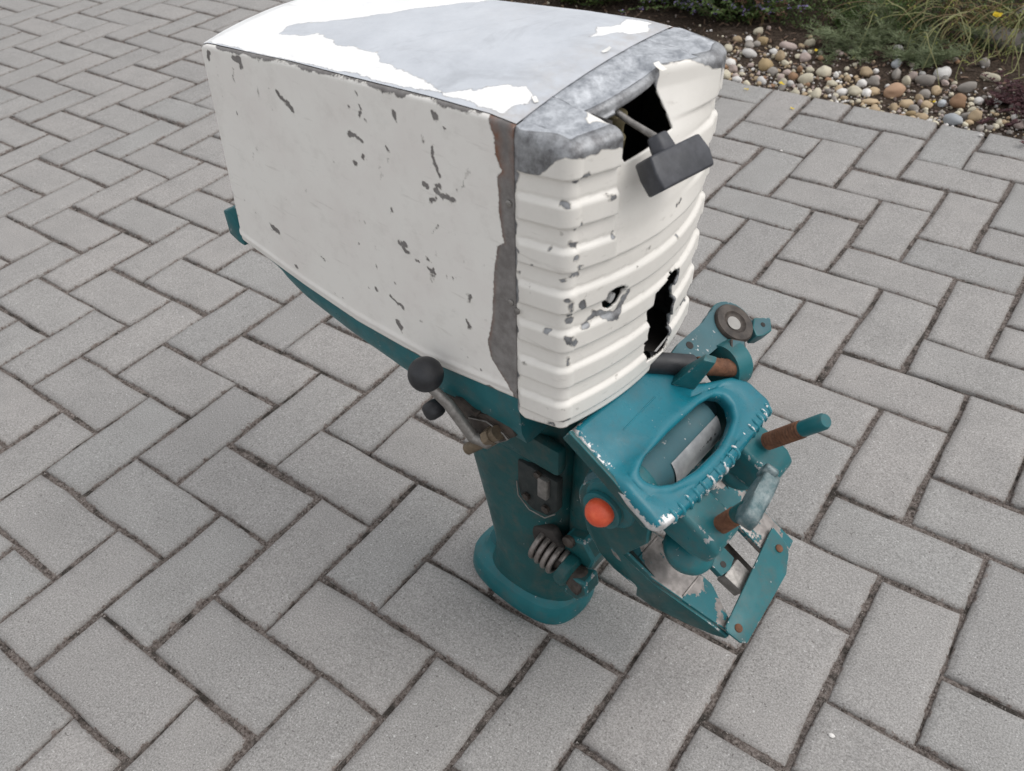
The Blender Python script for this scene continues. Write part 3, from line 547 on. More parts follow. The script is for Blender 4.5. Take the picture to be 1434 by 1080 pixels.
def hanging(x, y, n, lm, label, H=.26, dirx=(-.2, -1, 1.2)):
    r = plant('trailing_plant', x, y, label); f = Foliage(); lf = Foliage()
    for _ in range(n):
        d = Vector((random.gauss(dirx[0], .5), random.gauss(dirx[1], .35), random.uniform(.5, 1.6)))
        c = curve((random.gauss(0, .09), random.gauss(0, .05), random.uniform(0, .05)), d, H * random.uniform(.7, 1.45), 14, amt=2.2, wob=.1); c = [Vector((p.x, p.y, max(p.z, .004))) for p in c]; f.strip(c, .0036, .0016)
        for p in c[4:]:
            if random.random() < .22: lf.leaf(p, rnd_dir(.2), random.uniform(.012, .03), .0035)
    f.obj('stem', LM[lm], r); lf.obj('foliage', LM['lime'], r); return r
hanging(.05, 1.02, 30, 'stem', 'tangle of drooping yellow green stems with a yellow bud')
hanging(.24, 1.06, 34, 'stem', 'drooping pale stems arching down to the white block of stone')
hanging(.12, 1.05, 60, 'dry', 'dry brown stalks standing behind the drooping green stems', .2, (0, -.5, 1.4))
tuft('lime_tuft', -.10, 1.2, 70, .2, .05, 'yellowish green tuft at the top beside the feathery leaves', 'lime', .004, .9)
def heads(x, y, n, lm, label, name, R=.03, H=.05):
    r = plant(name, x, y, label); st, lf = Foliage(), Foliage()
    for _ in range(n):
        c = curve((random.gauss(0, R), random.gauss(0, R), 0), rnd_dir(2.), H * random.uniform(.6, 1.2), 4, amt=.1, wob=.06); st.strip(c, .003, .002)
        for _k in range(26): lf.leaf(c[-1] + Vector((random.gauss(0, .007), random.gauss(0, .007), random.gauss(0, .005))), rnd_dir(.7), random.uniform(.005, .011), .005)
    st.obj('stem', LM['dry'], r); tag(lf.obj('flower_head', LM[lm], r), kind='stuff'); return r
heads(-.43, .86, 5, 'pinkdry', 'dried pinkish brown seed heads behind the cream stone', 'sedum_plant', .02, .07)
heads(-.375, .90, 4, 'pinkdry', 'smaller dried seed heads next to the mossy mound', 'sedum_plant', .015, .06)
def succ(x, y, R, n, label):
    r = plant('burgundy_plant', x, y, label); st, lf = Foliage(), Foliage()
    for _ in range(n):
        c = curve((random.gauss(0, R * .4), random.gauss(0, R * .4), 0), rnd_dir(random.uniform(.3, 1.2)), R * random.uniform(.5, 1.1), 6, amt=.4, wob=.1); st.strip(c, .003, .002)
        for p in c[1:]:
            for _k in range(7): lf.leaf(p, rnd_dir(.5), random.uniform(.006, .013), .006, droop=.1)
    st.obj('stem', LM['red'], r); lf.obj('foliage', LM['red'], r); return r
succ(.345, .665, .09, 60, 'dark burgundy low plant at the corner of the gravel')
succ(.41, .58, .08, 46, 'dark burgundy plant creeping to the paving edge')
stone(.22, .99, .085, .035, .03, .15, 'grey', 'wide flat grey brown rock behind the long cream stone', name='rock')
stone(.30, 1.10, .10, .05, .04, -.1, 'grey', 'larger grey brown rock at the back right of the bed', name='rock')
def petal(x, y, z, lm, label, group=None, name='fallen_petal', s=.008, flat=True):
    f = Foliage()
    for a in (0, 2.1, 4.2) if not flat else (0.6, 2.3):
        f.leaf((0, 0, 0), (math.cos(a), math.sin(a), .9 if not flat else .12), s, s * .9, droop=0)
    o = f.obj(name, LM[lm]); o.location = (x, y, z); o.rotation_euler = (0, 0, random.random() * 6); tag(o, label, 'petal' if flat else 'flower', group); return o
petal(-.258, .461, .003, 'yellow', 'yellow petal on the paver closest to the cowl')
petal(-.118, .404, .003, 'yellow', 'yellow petal lying in a paver joint near the bed')
petal(-.185, .512, .012, 'yellow', 'yellow petal against the cream oval stone', s=.012)
petal(-.183, .702, .03, 'yellow', 'yellow petal far back among the small stones', s=.010)
petal(.159, .563, .018, 'yellow', 'yellow petal between small pebbles in front of the brown stone', s=.009)
petal(-.06, .95, .16, 'yellow', 'yellow poppy bud above the drooping stems', name='poppy_flower', s=.016, flat=False)
petal(.19, .90, .11, 'yellow', 'bright yellow poppy bloom at the end of a drooping stem', name='poppy_flower', s=.016, flat=False)
petal(.27, 1.2, .16, 'orange', 'orange poppy bloom in the top right corner', name='poppy_flower', s=.016, flat=False)
petal(.30, .86, .07, 'yellow', 'small yellow bloom beside the flat grey rock', name='poppy_flower', s=.012, flat=False)
def chipstone(x, y, s, label):
    o = stone(x, y, s, s * .6, s * .5, random.random() * 6, 'white', label, name='stone_chip'); o.location.z = s * .4
chipstone(.293, .472, .005, 'small white stone lying on the paver below the bluish white stone')
chipstone(-.055, .196, .0035, 'tiny white stone in the joint right of the ribbed front')
chipstone(.525, -1.038, .0038, 'white stone flake on the paver in the bottom corner')
# ================================================================ outboard motor, standing on its leg flange
MF, ML, MU = Vector((.99735341, -.06663822, -.02907793)), Vector((.06565358, .99727673, -.03359647)), Vector((.03123755, .03159848, .99901239))
MOT = Matrix.Translation((.13285, -1.02874, 0)) @ Matrix((MF, ML, MU)).transposed().to_4x4()
motor = empty('outboard_motor', MOT)
tag(motor, 'battered outboard boat motor with flaking cream cowl and teal leg standing on grey pavers', 'outboard motor')

def utop(f, l):
    u = np.interp(f, [-.40, -.337, -.205, -.13, -.03, .03, .13], [.604, .625, .640, .6465, .656, .660, .658])
    return u + .006 * (1 - np.minimum(1, (l / .105) ** 2)) + .006 * (1 + l / .105)
def hw(f): return .105 - (.055 - f) * .03
UB = lambda f: np.interp(f, [-.372, -.25, -.165, -.06, .055], [.404, .388, .381, .3835, .402])

# ---- main cowl: side curtain (left side, round the back, right side)
RC = .016                                            # rear corner radius
fr_ = -.357
pl = [(x, -hw(x), 0, -1) for x in np.arange(.0555, fr_ + RC, -.002)]
hr = hw(fr_ + RC)
for a in np.linspace(0, 90, 14)[1:]: pl.append((fr_ + RC - RC * math.sin(math.radians(a)), -hr + RC - RC * math.cos(math.radians(a)), -math.sin(math.radians(a)), -math.cos(math.radians(a))))
for l in np.arange(-hr + RC + .004, hr - RC, .004): pl.append((fr_ - .018 * (1 - (l / (hr - RC)) ** 2), l, -1, 0))
for a in np.linspace(90, 0, 8): pl.append((fr_ + RC - RC * math.sin(math.radians(a)), hr - RC + RC * math.cos(math.radians(a)), -math.sin(math.radians(a)), math.cos(math.radians(a))))
for x in np.arange(fr_ + RC, .0556, .006): pl.append((x, hw(x), 0, 1))
pl = np.array(pl); NS = len(pl); NV = 130
V = []; edge_l = []
for j in range(NV + 1):
    v = j / NV
    top_u = utop(pl[:, 0], pl[:, 1]) - .0035
    # lower rear edge runs further back than the top: the back wall slopes
    f = pl[:, 0] + np.where(pl[:, 0] < -.25, -(1 - v) * .014 * smooth(-pl[:, 0], .25, .338), 0)
    bul = .0022 * math.sin(PI * v) * (1 - smooth(np.abs(pl[:, 0] + .14), .12, .2))
    ub = UB(f)
    u = ub + (top_u - ub) * v
    hem = .0016 * math.exp(-((v - .035) / .012) ** 2)    # rolled hem along the bottom
    V.append(np.c_[f + pl[:, 2] * (bul + hem), pl[:, 1] + pl[:, 3] * (bul + hem), u])
# rounded fold into the top
R_ = .0035
for a in (30, 60, 90):
    b = math.radians(a); V.append(np.c_[pl[:, 0] - pl[:, 2] * R_ * (1 - math.cos(b)), pl[:, 1] - pl[:, 3] * R_ * (1 - math.cos(b)), utop(pl[:, 0], pl[:, 1]) - R_ + R_ * math.sin(b)])
NR = len(V); V = np.array(V).reshape(-1, 3)
F = [(j * NS + i, (j + 1) * NS + i, (j + 1) * NS + i + 1, j * NS + i + 1) for j in range(NR - 1) for i in range(NS - 1)]
left = V[:, 1] < -.05
wear = sd_caps(V[:, [0, 2]] + np.c_[fbm(V, 190, 2), fbm(V + 7, 190, 2)] * .0075, SIDE_CHIPS) + fbm(V + 2, 150, 2) * .0016 - .0002; wear = np.where(left, wear, -.01)
sp = np.array(STRIP)[::-1]
se = V[:, 0] - np.interp(V[:, 2], sp[:, 1], sp[:, 0]); wear = np.maximum(wear, np.where(np.abs(V[:, 1]) > .08, se, -.01))
dt = utop(V[:, 0], V[:, 1]) - V[:, 2]; edge = .0032 - dt + .012 * fbm(V, 45, 3) - .0012; wear = np.maximum(wear, np.minimum(edge, .004))
bt = V[:, 2] - UB(V[:, 0]); wear = np.maximum(wear, .0012 - bt + .014 * fbm(V + 3, 40, 3) - .004)
wear = np.maximum(wear, fbm(V, 95, 2) * .012 - .0052)
rust = smooth(V[:, 2], .60, .655) * np.maximum(1 - np.abs(se - .002) / .009, 0) + .6 * np.maximum(1 - np.abs(se) / .004, 0) + smooth(V[:, 0], .048, .056) * smooth(V[:, 2], .60, .65)
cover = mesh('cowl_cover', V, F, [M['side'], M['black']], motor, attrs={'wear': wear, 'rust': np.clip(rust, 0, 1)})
sol = cover.modifiers.new('wall', 'SOLIDIFY'); sol.thickness = .0015; sol.offset = -1; sol.material_offset = 1; sol.material_offset_rim = 0  # inner wall coloured black to paint the shade inside
# ---- cowl top panel
inner = [(p[0] - p[2] * R_, p[1] - p[3] * R_) for p in pl]
xs = np.linspace(.0555, fr_ + .0015, 210); nl = 110; V = []
def half(f):
    if f > fr_ + RC: return hw(f) - R_
    d = (fr_ + RC - f); return hr - RC + math.sqrt(max((RC - R_) ** 2 - d * d, 0)) if d < RC - R_ else hr - RC
for x in xs:
    h = half(x); l = np.linspace(-h, h, nl); V.append(np.c_[np.full(nl, x), l, utop(np.full(nl, x), l)])
for k in (.5, 1.):                                   # last rows follow the bowed back
    l = np.linspace(-(hr - RC), hr - RC, nl); f = fr_ + R_ - k * .018 * (1 - (l / (hr - RC)) ** 2); V.append(np.c_[f, l, utop(f, l)])
NRt = len(V); V = np.array(V).reshape(-1, 3)
dent = (fbm(V, 16, 3) * .0022 + fbm(V, 7, 2) * .002) * smooth(.1 - np.abs(V[:, 1]), 0, .02) * smooth(-V[:, 0], -.05, -.01)
V[:, 2] += dent
F = [(i * nl + j, i * nl + j + 1, (i + 1) * nl + j + 1, (i + 1) * nl + j) for i in range(NRt - 1) for j in range(nl - 1)]
P2 = V[:, :2] + np.c_[fbm(V, 60, 3), fbm(V + 5, 60, 3)] * .012
w = sd_poly(P2, BARE); w = np.minimum(w, -sd_poly(P2, PATCH))
w = np.minimum(w, .0065 - np.maximum(sd_poly(P2, [(-.19, .075), (-.07, .1), (-.07, .2), (-.3, .2)]), -.01))
eg = .0045 - (hw(V[:, 0]) - np.abs(V[:, 1])) + .016 * np.maximum(fbm(V + 9, 34, 3), -.02) + .0035 * smooth(V[:, 0], -.2, 0); w = np.maximum(w, np.where(V[:, 1] < 0, eg, -.01))
stain = smooth(V[:, 0], .0, .05) * (.5 + fbm(V, 20)) * .8 + np.maximum(fbm(V, 14, 3) * 1.2, 0) * .25
mesh('top_panel', V, F, M['top'], cover, attrs={'wear': w, 'rust': np.clip(stain, 0, 1)})
# curled paint flakes still hanging on
def flake(p, a, s, lift, mat):
    vs = []; n = 6
    for i in range(n):
        x = (i / (n - 1) - .5) * s
        for y in (-.5, .5): vs.append((p[0] + x * math.cos(a) - y * s * .6 * math.sin(a) * (1 - .5 * abs(x / s)), p[1] + x * math.sin(a) + y * s * .6 * math.cos(a), p[2] + lift * (i / (n - 1)) ** 2))
    f = [(2 * i, 2 * i + 2, 2 * i + 3, 2 * i + 1) for i in range(n - 1)]
    mesh('paint_flake', vs, f, mat, cover)
M['flake'] = plain('loose_paint', (.78, .75, .68), (.86, .85, .82), .5)
flake((.046, .02, utop(.046, .02) + .0006), 1.2, .0075, .0025, M['flake']); flake((.094, .0225, utop(.055, .02) - .002), 2.9, .010, .003, M['flake']); flake((.049, -.072, utop(.049, -.072) + .0006), 2.6, .006, .002, M['flake'])
# seam rivets on the bare strip
for u in (.597, .506, .50): 
    o = lathe('rivet', (.0505 if u != .50 else .057, -.1052, u), (0, -1, 0), [(0, .003), (.001, .003), (.0018, .0018), (.002, 0)], M['steel'], cover, 14)

# ---- ribbed front cover
def frontB(u): return np.interp(u, [.39, .58, .7], [.0155, .024, .024])
S_ = []                                               # (kind, a): s-parameters along the outline
def outline(u):
    b = frontB(u); f0 = .105 + b * .135; rc = .011; P = []
    for x in np.linspace(.0562, f0 - rc, 26): P.append((x, -.105, 0, -1))
    for a in np.linspace(0, 90, 10)[1:-1]: P.append((f0 - rc + rc * math.sin(math.radians(a)), -.105 + rc - rc * math.cos(math.radians(a)), math.sin(math.radians(a)), -math.cos(math.radians(a))))
    for l in np.linspace(-.094, .094, 150):
        fx = .105 + b * (1 - (l / .1) ** 2); dn = 2 * b * l / .01; q = math.hypot(1, dn); P.append((fx + (f0 - .105 - b * (1 - .94 ** 2)) * 0, l, 1 / q, dn / q))
    for a in np.linspace(90, 0, 10)[1:-1]: P.append((f0 - rc + rc * math.sin(math.radians(a)), .105 - rc + rc * math.cos(math.radians(a)), math.sin(math.radians(a)), math.cos(math.radians(a))))
    for x in np.linspace(f0 - rc, .0562, 26): P.append((x, .105, 0, 1))
    return np.array(P)
NSf = len(outline(.5)); us = np.linspace(0, 1, 178); V = []; RCT = .011
def recess(l, u):
    lat = smooth(l, -.0635, -.0580) * np.where(l < .02, 1, np.clip((.082 - l) / .062, 0, 1)); ver = np.interp(u, [.548, .58, .60, .622, .655, .67], [0, .0035, .008, .017, .035, .038])
    return lat * ver, lat * smooth(u, .553, .575)
for v in us:
    O0 = outline(.39 + v * .26)
    ub = np.where(O0[:, 0] < .1, .3795 + (O0[:, 0] - .055) * .26, .3905) ; ub = np.where(np.abs(O0[:, 1]) > .1045, np.minimum(ub, .391), .3905 - .0015 * (1 - (O0[:, 1] / .105) ** 2)) - .004 * 0
    ub = ub + .010 * np.clip((.064 - O0[:, 0]) / .008, 0, 1) ** 2
    u = ub + (utop(.055, O0[:, 1]) - .0105 - ub) * v
    rec, m = recess(O0[:, 1], u)
    # ribs: crests every 38.6 mm, flat outer face, sharp lower lip, slightly higher on the front than on the sides
    uu = u + np.where(np.abs(O0[:, 1]) > .1, (.105 - O0[:, 0]) * .14, 0)
    d = (.6165 - uu) % .0386; k = np.where(uu > .6165, .6551 - uu, d)
    r = smooth(k, .0005, .0058) * (1 - smooth(k, .0215, .0245)) + np.where(k > .0245, .18 * smooth(k, .0245, .0386) * 1, 0)
    r = np.where(uu > .634, 1, r)
    ed = smooth(O0[:, 0], .0565, .0615); lowfade = 1.0
    off = (.0042 * r - .0022) * ed * (1 - m) 
    V.append(np.c_[O0[:, 0] + O0[:, 2] * off - rec, O0[:, 1] + O0[:, 3] * off, u])
base_top = V[-1].copy(); O0 = outline(.65)
def bridge(l): return -.0055 * smooth(l, -.066, -.055) * (1 - smooth(l, .018, .030))
def captop(f, l): return utop(.055, l) - .0007 + bridge(l) * smooth(f, .060, .080) - .14 * np.maximum(np.asarray(f) - .088, 0)
arcs = []
for a in (18, 36, 54, 72, 90):
    b = math.radians(a); ins = RCT * (1 - math.cos(b)) * (.22 + .78 * smooth(O0[:, 0], .060, .092)); q = base_top.copy(); sc = np.where(recess(O0[:, 1], .655)[1] > .3, .45, 1.)
    q[:, 0] -= O0[:, 2] * ins * sc; q[:, 1] -= O0[:, 3] * ins * sc; z1 = captop(q[:, 0], q[:, 1]); q[:, 2] = base_top[:, 2] + (z1 - base_top[:, 2]) * math.sin(b); arcs.append(q)
V += arcs; NRf = len(V); V = np.array(V).reshape(-1, 3)
F = [[j * NSf + i, j * NSf + i + 1, (j + 1) * NSf + i + 1, (j + 1) * NSf + i] for j in range(NRf - 1) for i in range(NSf - 1)]
# openings cut through the sheet: slack grid points are moved onto the outline of the hole
OPEN = [(-.0455, .6535), (.0195, .6600), (.0245, .6262), (-.0400, .6222)]
def cut(V, F, poly, ax=(1, 2), cond=None):
    P = V[:, list(ax)]; ok = (V[:, 0] > .07) if cond is None else cond; s = sd_poly(P, poly); Q = np.asarray(poly, float)
    near = np.where(ok & (np.abs(s) < .0008))[0]
    for i in near:
        best = None
        for a, b in zip(Q, np.roll(Q, -1, 0)):
            t = np.clip((P[i] - a) @ (b - a) / max((b - a) @ (b - a), 1e-12), 0, 1); c = a + t * (b - a); d = np.linalg.norm(P[i] - c)
            if best is None or d < best[0]: best = (d, c)
        V[i, ax[0]], V[i, ax[1]] = best[1]
    s = sd_poly(V[:, list(ax)], poly); s[near] = 0
    return [f for f in F if not (ok[f].all() and s[f].mean() > .0001)]
RAG = lambda poly, k: [(a + k * (random.random() - .5), b + k * (random.random() - .5)) for a, b in poly]
F = cut(V, F, OPEN); F = cut(V, F, [(p[1], p[2]) for p in OVAL])
SLOT2 = [(-.0005, .412), (-.003, .434), (-.0065, .4476), (-.0045, .4595), (-.0076, .4712), (-.0044, .4811), (-.004, .492), (.0107, .4947), (.0235, .4985), (.0385, .4955), (.040, .486), (.0345, .481), (.0355, .4733), (.043, .4576), (.040, .448), (.0455, .4293), (.0445, .418), (.043, .409), (.036, .4015), (.017, .4065)]
F = cut(V, F, SLOT2)
s_left = V[:, 1] < -.09
wear = sd_caps(V + np.c_[fbm(V, 190, 2), fbm(V + 7, 190, 2), fbm(V + 3, 190, 2)] * .006, FRONT_CHIPS) + fbm(V + 2, 150, 2) * .0014 + .0005
CL = np.array(CAPLINE)
wl_ = np.interp(V[:, 1], [-.105, -.1, -.085, -.067, -.055, -.048, -.04, .018, .026, .05, .065, .08, .095, .105], [.645, .6485, .648, .650, .640, .640, .640, .645, .672, .668, .662, .657, .652, .645])
wl_ = np.where((V[:, 1] < -.1), np.interp(V[:, 0], [.056, .0656, .0811, .0864, .0938, .1028, .106], [.63, .6297, .6318, .6366, .6451, .649, .648]), wl_)
wl_ = np.where((V[:, 1] > .1), .641, wl_)
drip = np.where((V[:, 1] > .075) & (V[:, 1] < .1), .012 * np.maximum(0, 1 - np.abs(V[:, 1] - .088) / .006), 0)
wear = np.maximum(wear, V[:, 2] - wl_ + drip + .012 * fbm(V, 60, 3))
wear = np.maximum(wear, np.where(V[:, 0] < .075, .0010 - (V[:, 0] - .0562) + .016 * fbm(V, 60, 3) - .001, -.01))
sl = sd_poly(V[:, 1:], SLOT2); wear = np.maximum(wear, np.where((sl > -.004) & (V[:, 1] > .03), .002 + sl + .012 * fbm(V, 90, 2), -.01))
wear = np.where((V[:, 1] > -.054) & (V[:, 1] < .06) & (V[:, 2] > .60) & (V[:, 0] > .075) & (V[:, 2] < .646), -.004, wear)
used = np.unique(np.array([i for f in F for i in f])); remap = -np.ones(len(V), int); remap[used] = np.arange(len(used))
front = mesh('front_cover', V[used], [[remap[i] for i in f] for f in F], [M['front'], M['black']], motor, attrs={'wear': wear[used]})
sol = front.modifiers.new('wall', 'SOLIDIFY'); sol.thickness = .0024; sol.offset = -1; sol.material_offset = 1; sol.material_offset_rim = 0  # black inner wall paints the shade behind the openings
# cast cap that closes the front cover towards the seam
cols = [i for i in range(NSf) if abs(arcs[-1][i, 1]) < .0948 and 26 + 2 <= i < NSf - 28]; K = 34; V = []
for k in range(K + 1):
    t = k / K; q = arcs[-1][cols].copy(); f = q[:, 0] + (.0515 - q[:, 0]) * t; z = captop(f, q[:, 1]); z = q[:, 2] + (z - q[:, 2]) * np.minimum(1, t * 6); V.append(np.c_[f, q[:, 1], z])
V = np.array(V).reshape(-1, 3); nc = len(cols); V[:, 2] += fbm(V, 70, 3) * .0012
F = [(k * nc + i, k * nc + i + 1, (k + 1) * nc + i + 1, (k + 1) * nc + i) for k in range(K) for i in range(nc - 1)]
for a_, b_, sg in ((0, 34, -1), (NSf - 34, NSf, 1)):       # shoulders between the cap and the side walls
    A_ = arcs[-1][a_:b_]; Bq = np.c_[A_[:, 0], np.full(len(A_), sg * .0925), captop(A_[:, 0], np.full(len(A_), sg * .0925)) - .0002]; b0 = len(V); nA = len(A_)
    V = np.vstack([V, A_, Bq]); F += [(b0 + i, b0 + i + 1, b0 + nA + i + 1, b0 + nA + i) for i in range(nA - 1)]
w = np.full(len(V), .01); w = np.minimum(w, -sd_poly(V[:, :2] + np.c_[fbm(V, 90), fbm(V + 4, 90)] * .004, CAPCHIP)); 
w = np.minimum(w, .004 - sd_poly(V[:, :2], [(.1, -.02), (.1, .01), (.075, .0), (.07, -.02)]) * 0)
mesh('top_cap', V, F, M['cap'], front, attrs={'wear': w})

# ---- inside the cowl: what shows through the openings
bm = bmesh.new()
add_prism(bm, rect(-.07, -.01, .2, .13), FR_FL, .40, .575, .012, 2)
for k in range(5): add_prism(bm, rect(-.19, 0, .06, .12), FR_FL, .43 + k * .026, .44 + k * .026, .003, 1)
bm_obj('engine_block', bm, M['black'], motor)
lathe('flywheel', (-.06, -.01, .578), (0, 0, 1), [(0, .085), (.02, .088), (.034, .085), (.036, .05), (.05, .045), (.052, 0)], M['black'], motor, 40)
lathe('ignition_coil', (.079, -.0145, .612), (.1, -.05, 1), [(0, .009), (.014, .010), (.016, .0075), (.026, .0075), (.028, .009), (.034, .009), (.035, 0)], M['brownish'], motor, 20)
lathe('starter_pulley', (.055, -.03, .642), (.4, .2, -1), [(0, .012), (.006, .012), (.008, .007), (.016, .007), (.018, .011), (.024, .011)], M['grease'], motor, 24)
prism('dark_backing', rect(0.0, .515, .19, .24), FR_LU, .035, .038, M['black'], motor, .001)  # black panel added so the openings look dark inside
prism('dark_floor', [(.0, -.098), (.094, -.096), (.106, -.07), (.114, 0), (.106, .07), (.094, .096), (.0, .098)], FR_FL, .3935, .3955, M['black'], motor, .0006)  # black floor added to close the slot and keep it dark
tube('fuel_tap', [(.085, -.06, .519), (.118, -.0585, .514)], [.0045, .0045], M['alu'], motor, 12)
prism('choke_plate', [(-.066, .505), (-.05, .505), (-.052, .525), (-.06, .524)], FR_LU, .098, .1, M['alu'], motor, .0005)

for s_ in (-1, 1): prism('seam_light_block', rect(.055, .53, .05, .25), FR_FU, s_ * .1 - .001, s_ * .1 + .001, M['black'], motor, .0004)  # thin black plates added to stop light leaking in at the seam
prism('seam_light_block', rect(.050, 0, .022, .196), FR_FL, .6465, .6485, M['black'], motor, .0004)  # added as well, blocks light under the top of the seam
# ---- starter grip hanging out of the opening
gl = Vector((.0076, .052, 0)).normalized(); gd = Vector((.66, -.1, -.75)); gd = (gd - gl * gd.dot(gl)).normalized(); gn = gd.cross(gl); gn = gn if gn.z > 0 else -gn
gc = Vector((.1420, -.0235, .6255))
grip = empty('starter_grip', parent=motor)
bm = bmesh.new()
add_prism(bm, [(-.0275, -.0125), (.0275, -.0125), (.0315, .001), (.0285, .0135), (-.0285, .0135), (-.0295, .0)], (gc, gl, gd, gn), -.0115, .0075, .0020, 3)
bm_obj('handle_block', bm, M['grip'], grip)
hexp = [(.0125 * math.cos(k * PI / 3),   .0088 * math.sin(k * PI / 3)) for k in range(6)]
prism('neck', hexp, (gc - gd * .011 - gn * .0015 - gl * .004, gl, gn, -gd), 0, .014, M['grip'], grip, .002, taper=.8)
tube('pull_rod', [gc - gd * .022 - gn * .0015 - gl * .004, I(.100, -.0235, .646), I(.066, -.030, .662)], [.0028, .0026, .0026], M['steel'], grip, 10)

# ---- lower pan under the cowl
fs = np.concatenate([np.linspace(-.376, -.28, 12), np.linspace(-.262, .056, 26)]); rings = []
UBOT = lambda f: np.interp(f, [-.37, -.335, -.30, -.287, -.262, -.19, -.1, -.03, .06], [.396, .391, .382, .370, .361, .348, .337, .333, .334])
for f in fs:
    h = hw(max(f, fr_)) - .003 if f > fr_ + .012 else (hr - RC * .7) + 0 * f; ut = UB(f) + .004; ub = UBOT(f); hb = h - np.interp(f, [-.37, -.2, .06], [.003, .005, .010])
    dz = ut - ub
    rings.append([I(f, -h, ut), I(f, -h - .0008, ut - dz * .3), I(f, -(h * .75 + hb * .25), ut - dz * .72), I(f, -hb, ub + .0015), I(f, -hb + .006, ub), I(f, -hb * .4, ub), I(f, hb * .4, ub), I(f, hb - .006, ub), I(f, hb, ub + .0015), I(f, (h * .75 + hb * .25), ut - dz * .72), I(f, h + .0008, ut - dz * .3), I(f, h, ut)])
pan = loft('lower_pan', rings, M['teal'], motor, 45)
prism('rear_lip', [(-.370, .386), (-.380, .387), (-.396, .393), (-.3975, .4235), (-.388, .4265), (-.370, .406)], FR_FU, -.0865, .0845, [M['teal'], M['teal_edge']], pan, .0018, 1)
# torn gap in the pan with the linkage behind it
prism('pan_recess', [(-.052, .343), (-.018, .352), (-.006, .345), (.012, .352), (.042, .353), (.047, .343), (.038, .334), (.018, .337), (-.004, .327), (-.03, .329)], FR_FU, -.0985, -.088, M['grease'], pan, .0012)
prism('cable_clamp', [(-.03, .352), (-.02, .356), (-.004, .349), (.004, .352), (.0, .344), (-.02, .343)], FR_FU, -.1025, -.095, M['grease'], pan, .001)
prism('shift_plate', [(-.012, .336), (.012, .345), (.034, .341), (.04, .336), (.028, .325), (.006, .318), (-.008, .322)], FR_FU, -.1015, -.098, [M['grease'], M['steel']], pan, .001, 1)
# ---- gear lever with ball knob
lever = empty('gear_lever', parent=motor)
kb = I(-.040, -.1275, .394)
lathe('ball_knob', kb - Vector((.35, .1, -.55)).normalized() * -.0172, Vector((-.35, -.1, .75)), [(0.0172 - .0172 * math.cos(a) - .0344 * 0, .0172 * math.sin(a)) for a in np.linspace(.35, PI, 16)], M['rubber'], lever, 32, 60)
p1 = I(.0045, -.112, .327)
tube('lever_rod', [kb + Vector((.004, .002, -.013)), kb.lerp(p1, .45) + Vector((0, .001, 0)), p1], [.0052, .0056, .0062], M['steel'], lever, 16)
tube('lever_link', [p1, p1 + Vector((.016, .002, .0)), p1 + Vector((.026, .008, .010))], [.006, .0058, .005], M['steel'], lever, 12)
lathe('small_knob', I(-.0575, -.109, .337), Vector((.15, -.03, -.115)), [(0, .005), (.001, .0082), (.0035, .0105), (.009, .0112), (.014, .0108), (.0175, .0088), (.019, .005)], M['rubber'], motor, 24)
tube('water_nozzle', [I(.030, -.104, .343), I(.016, -.109, .327), I(-.002, -.1145, .3085)], [.0078, .0064, .0062], M['brass'], motor, 18)
lathe('nozzle_bore', I(-.0016, -.1144, .3089), Vector((-.18, -.055, -.185)), [(0, .004), (.001, .0042), (.0012, 0)], M['black'], motor, 16)
lathe('hex_nut', I(.019, -.1075, .331), Vector((.14, .05, .16)), [(0, .0095), (.009, .0095)], M['brass'], motor, 6, 20)

# ---- leg: exhaust housing with foot flange
def oval(cf_, cl, a0, a1, b, u, n=40, pw=2.4):
    r = []
    for k in range(n):
        t = 2 * PI * k / n; c, s = math.cos(t), math.sin(t); a = a1 if c > 0 else a0
        r.append(I(cf_ + a * abs(c) ** (2 / pw) * (1 if c > 0 else -1), cl + b * abs(s) ** (2 / pw) * (1 if s > 0 else -1), u))
    return r
leg_r = []
for u, fa, fb, b, cl in [(.372, -.128, .062, .066, 0), (.350, -.126, .062, .062, 0), (.335, -.122, .062, .056, 0), (.30, -.112, .062, .053, -.002), (.24, -.094, .062, .050, -.004), (.18, -.075, .062, .048, -.007), (.13, -.058, .064, .047, -.010), (.085, -.045, .070, .047, -.012), (.060, -.043, .072, .0455, -.014), (.044, -.048, .0745, .0455, -.015), (.031, -.058, .078, .043, -.0155)]:
    m_ = (fa + fb) / 2; leg_r.append(oval(m_, cl, m_ - fa, fb - m_, b, u))
leg = loft('leg_housing', leg_r, M['teal_shaded_dirty'], motor, 60)
def foot(u, ins):
    """plan outline of the cut-off foot: blunt at the back, bowed sides, rounded nose; ins draws it in"""
    half_ = [(-.081, 0), (-.0795, .018), (-.0745, .031), (-.066, .0395), (-.048, .047), (-.02, .0525), (.02, .0542), (.050, .0515), (.067, .0450), (.0775, .0335), (.0830, .017), (.0845, 0)]
    P = [(f, -w) for f, w in half_] + [(f, w) for f, w in half_[-2:0:-1]]; q = resample(P, 72)
    n_ = np.roll(q, -1, 0) - np.roll(q, 1, 0); n_ = np.c_[n_[:, 1], -n_[:, 0]] / np.linalg.norm(n_, axis=1)[:, None]; q = q - n_ * ins
    return [I(a, b - .0155, u) for a, b in q]
def resample(poly, n):
    P = np.array(poly + [poly[0]]); d = np.r_[0, np.cumsum(np.linalg.norm(np.diff(P, axis=0), axis=1))]; t = np.linspace(0, d[-1], n, endpoint=False); q = np.c_[np.interp(t, d, P[:, 0]), np.interp(t, d, P[:, 1])]
    for _ in range(2): q = (np.roll(q, 1, 0) + 2 * q + np.roll(q, -1, 0)) / 4
    return q
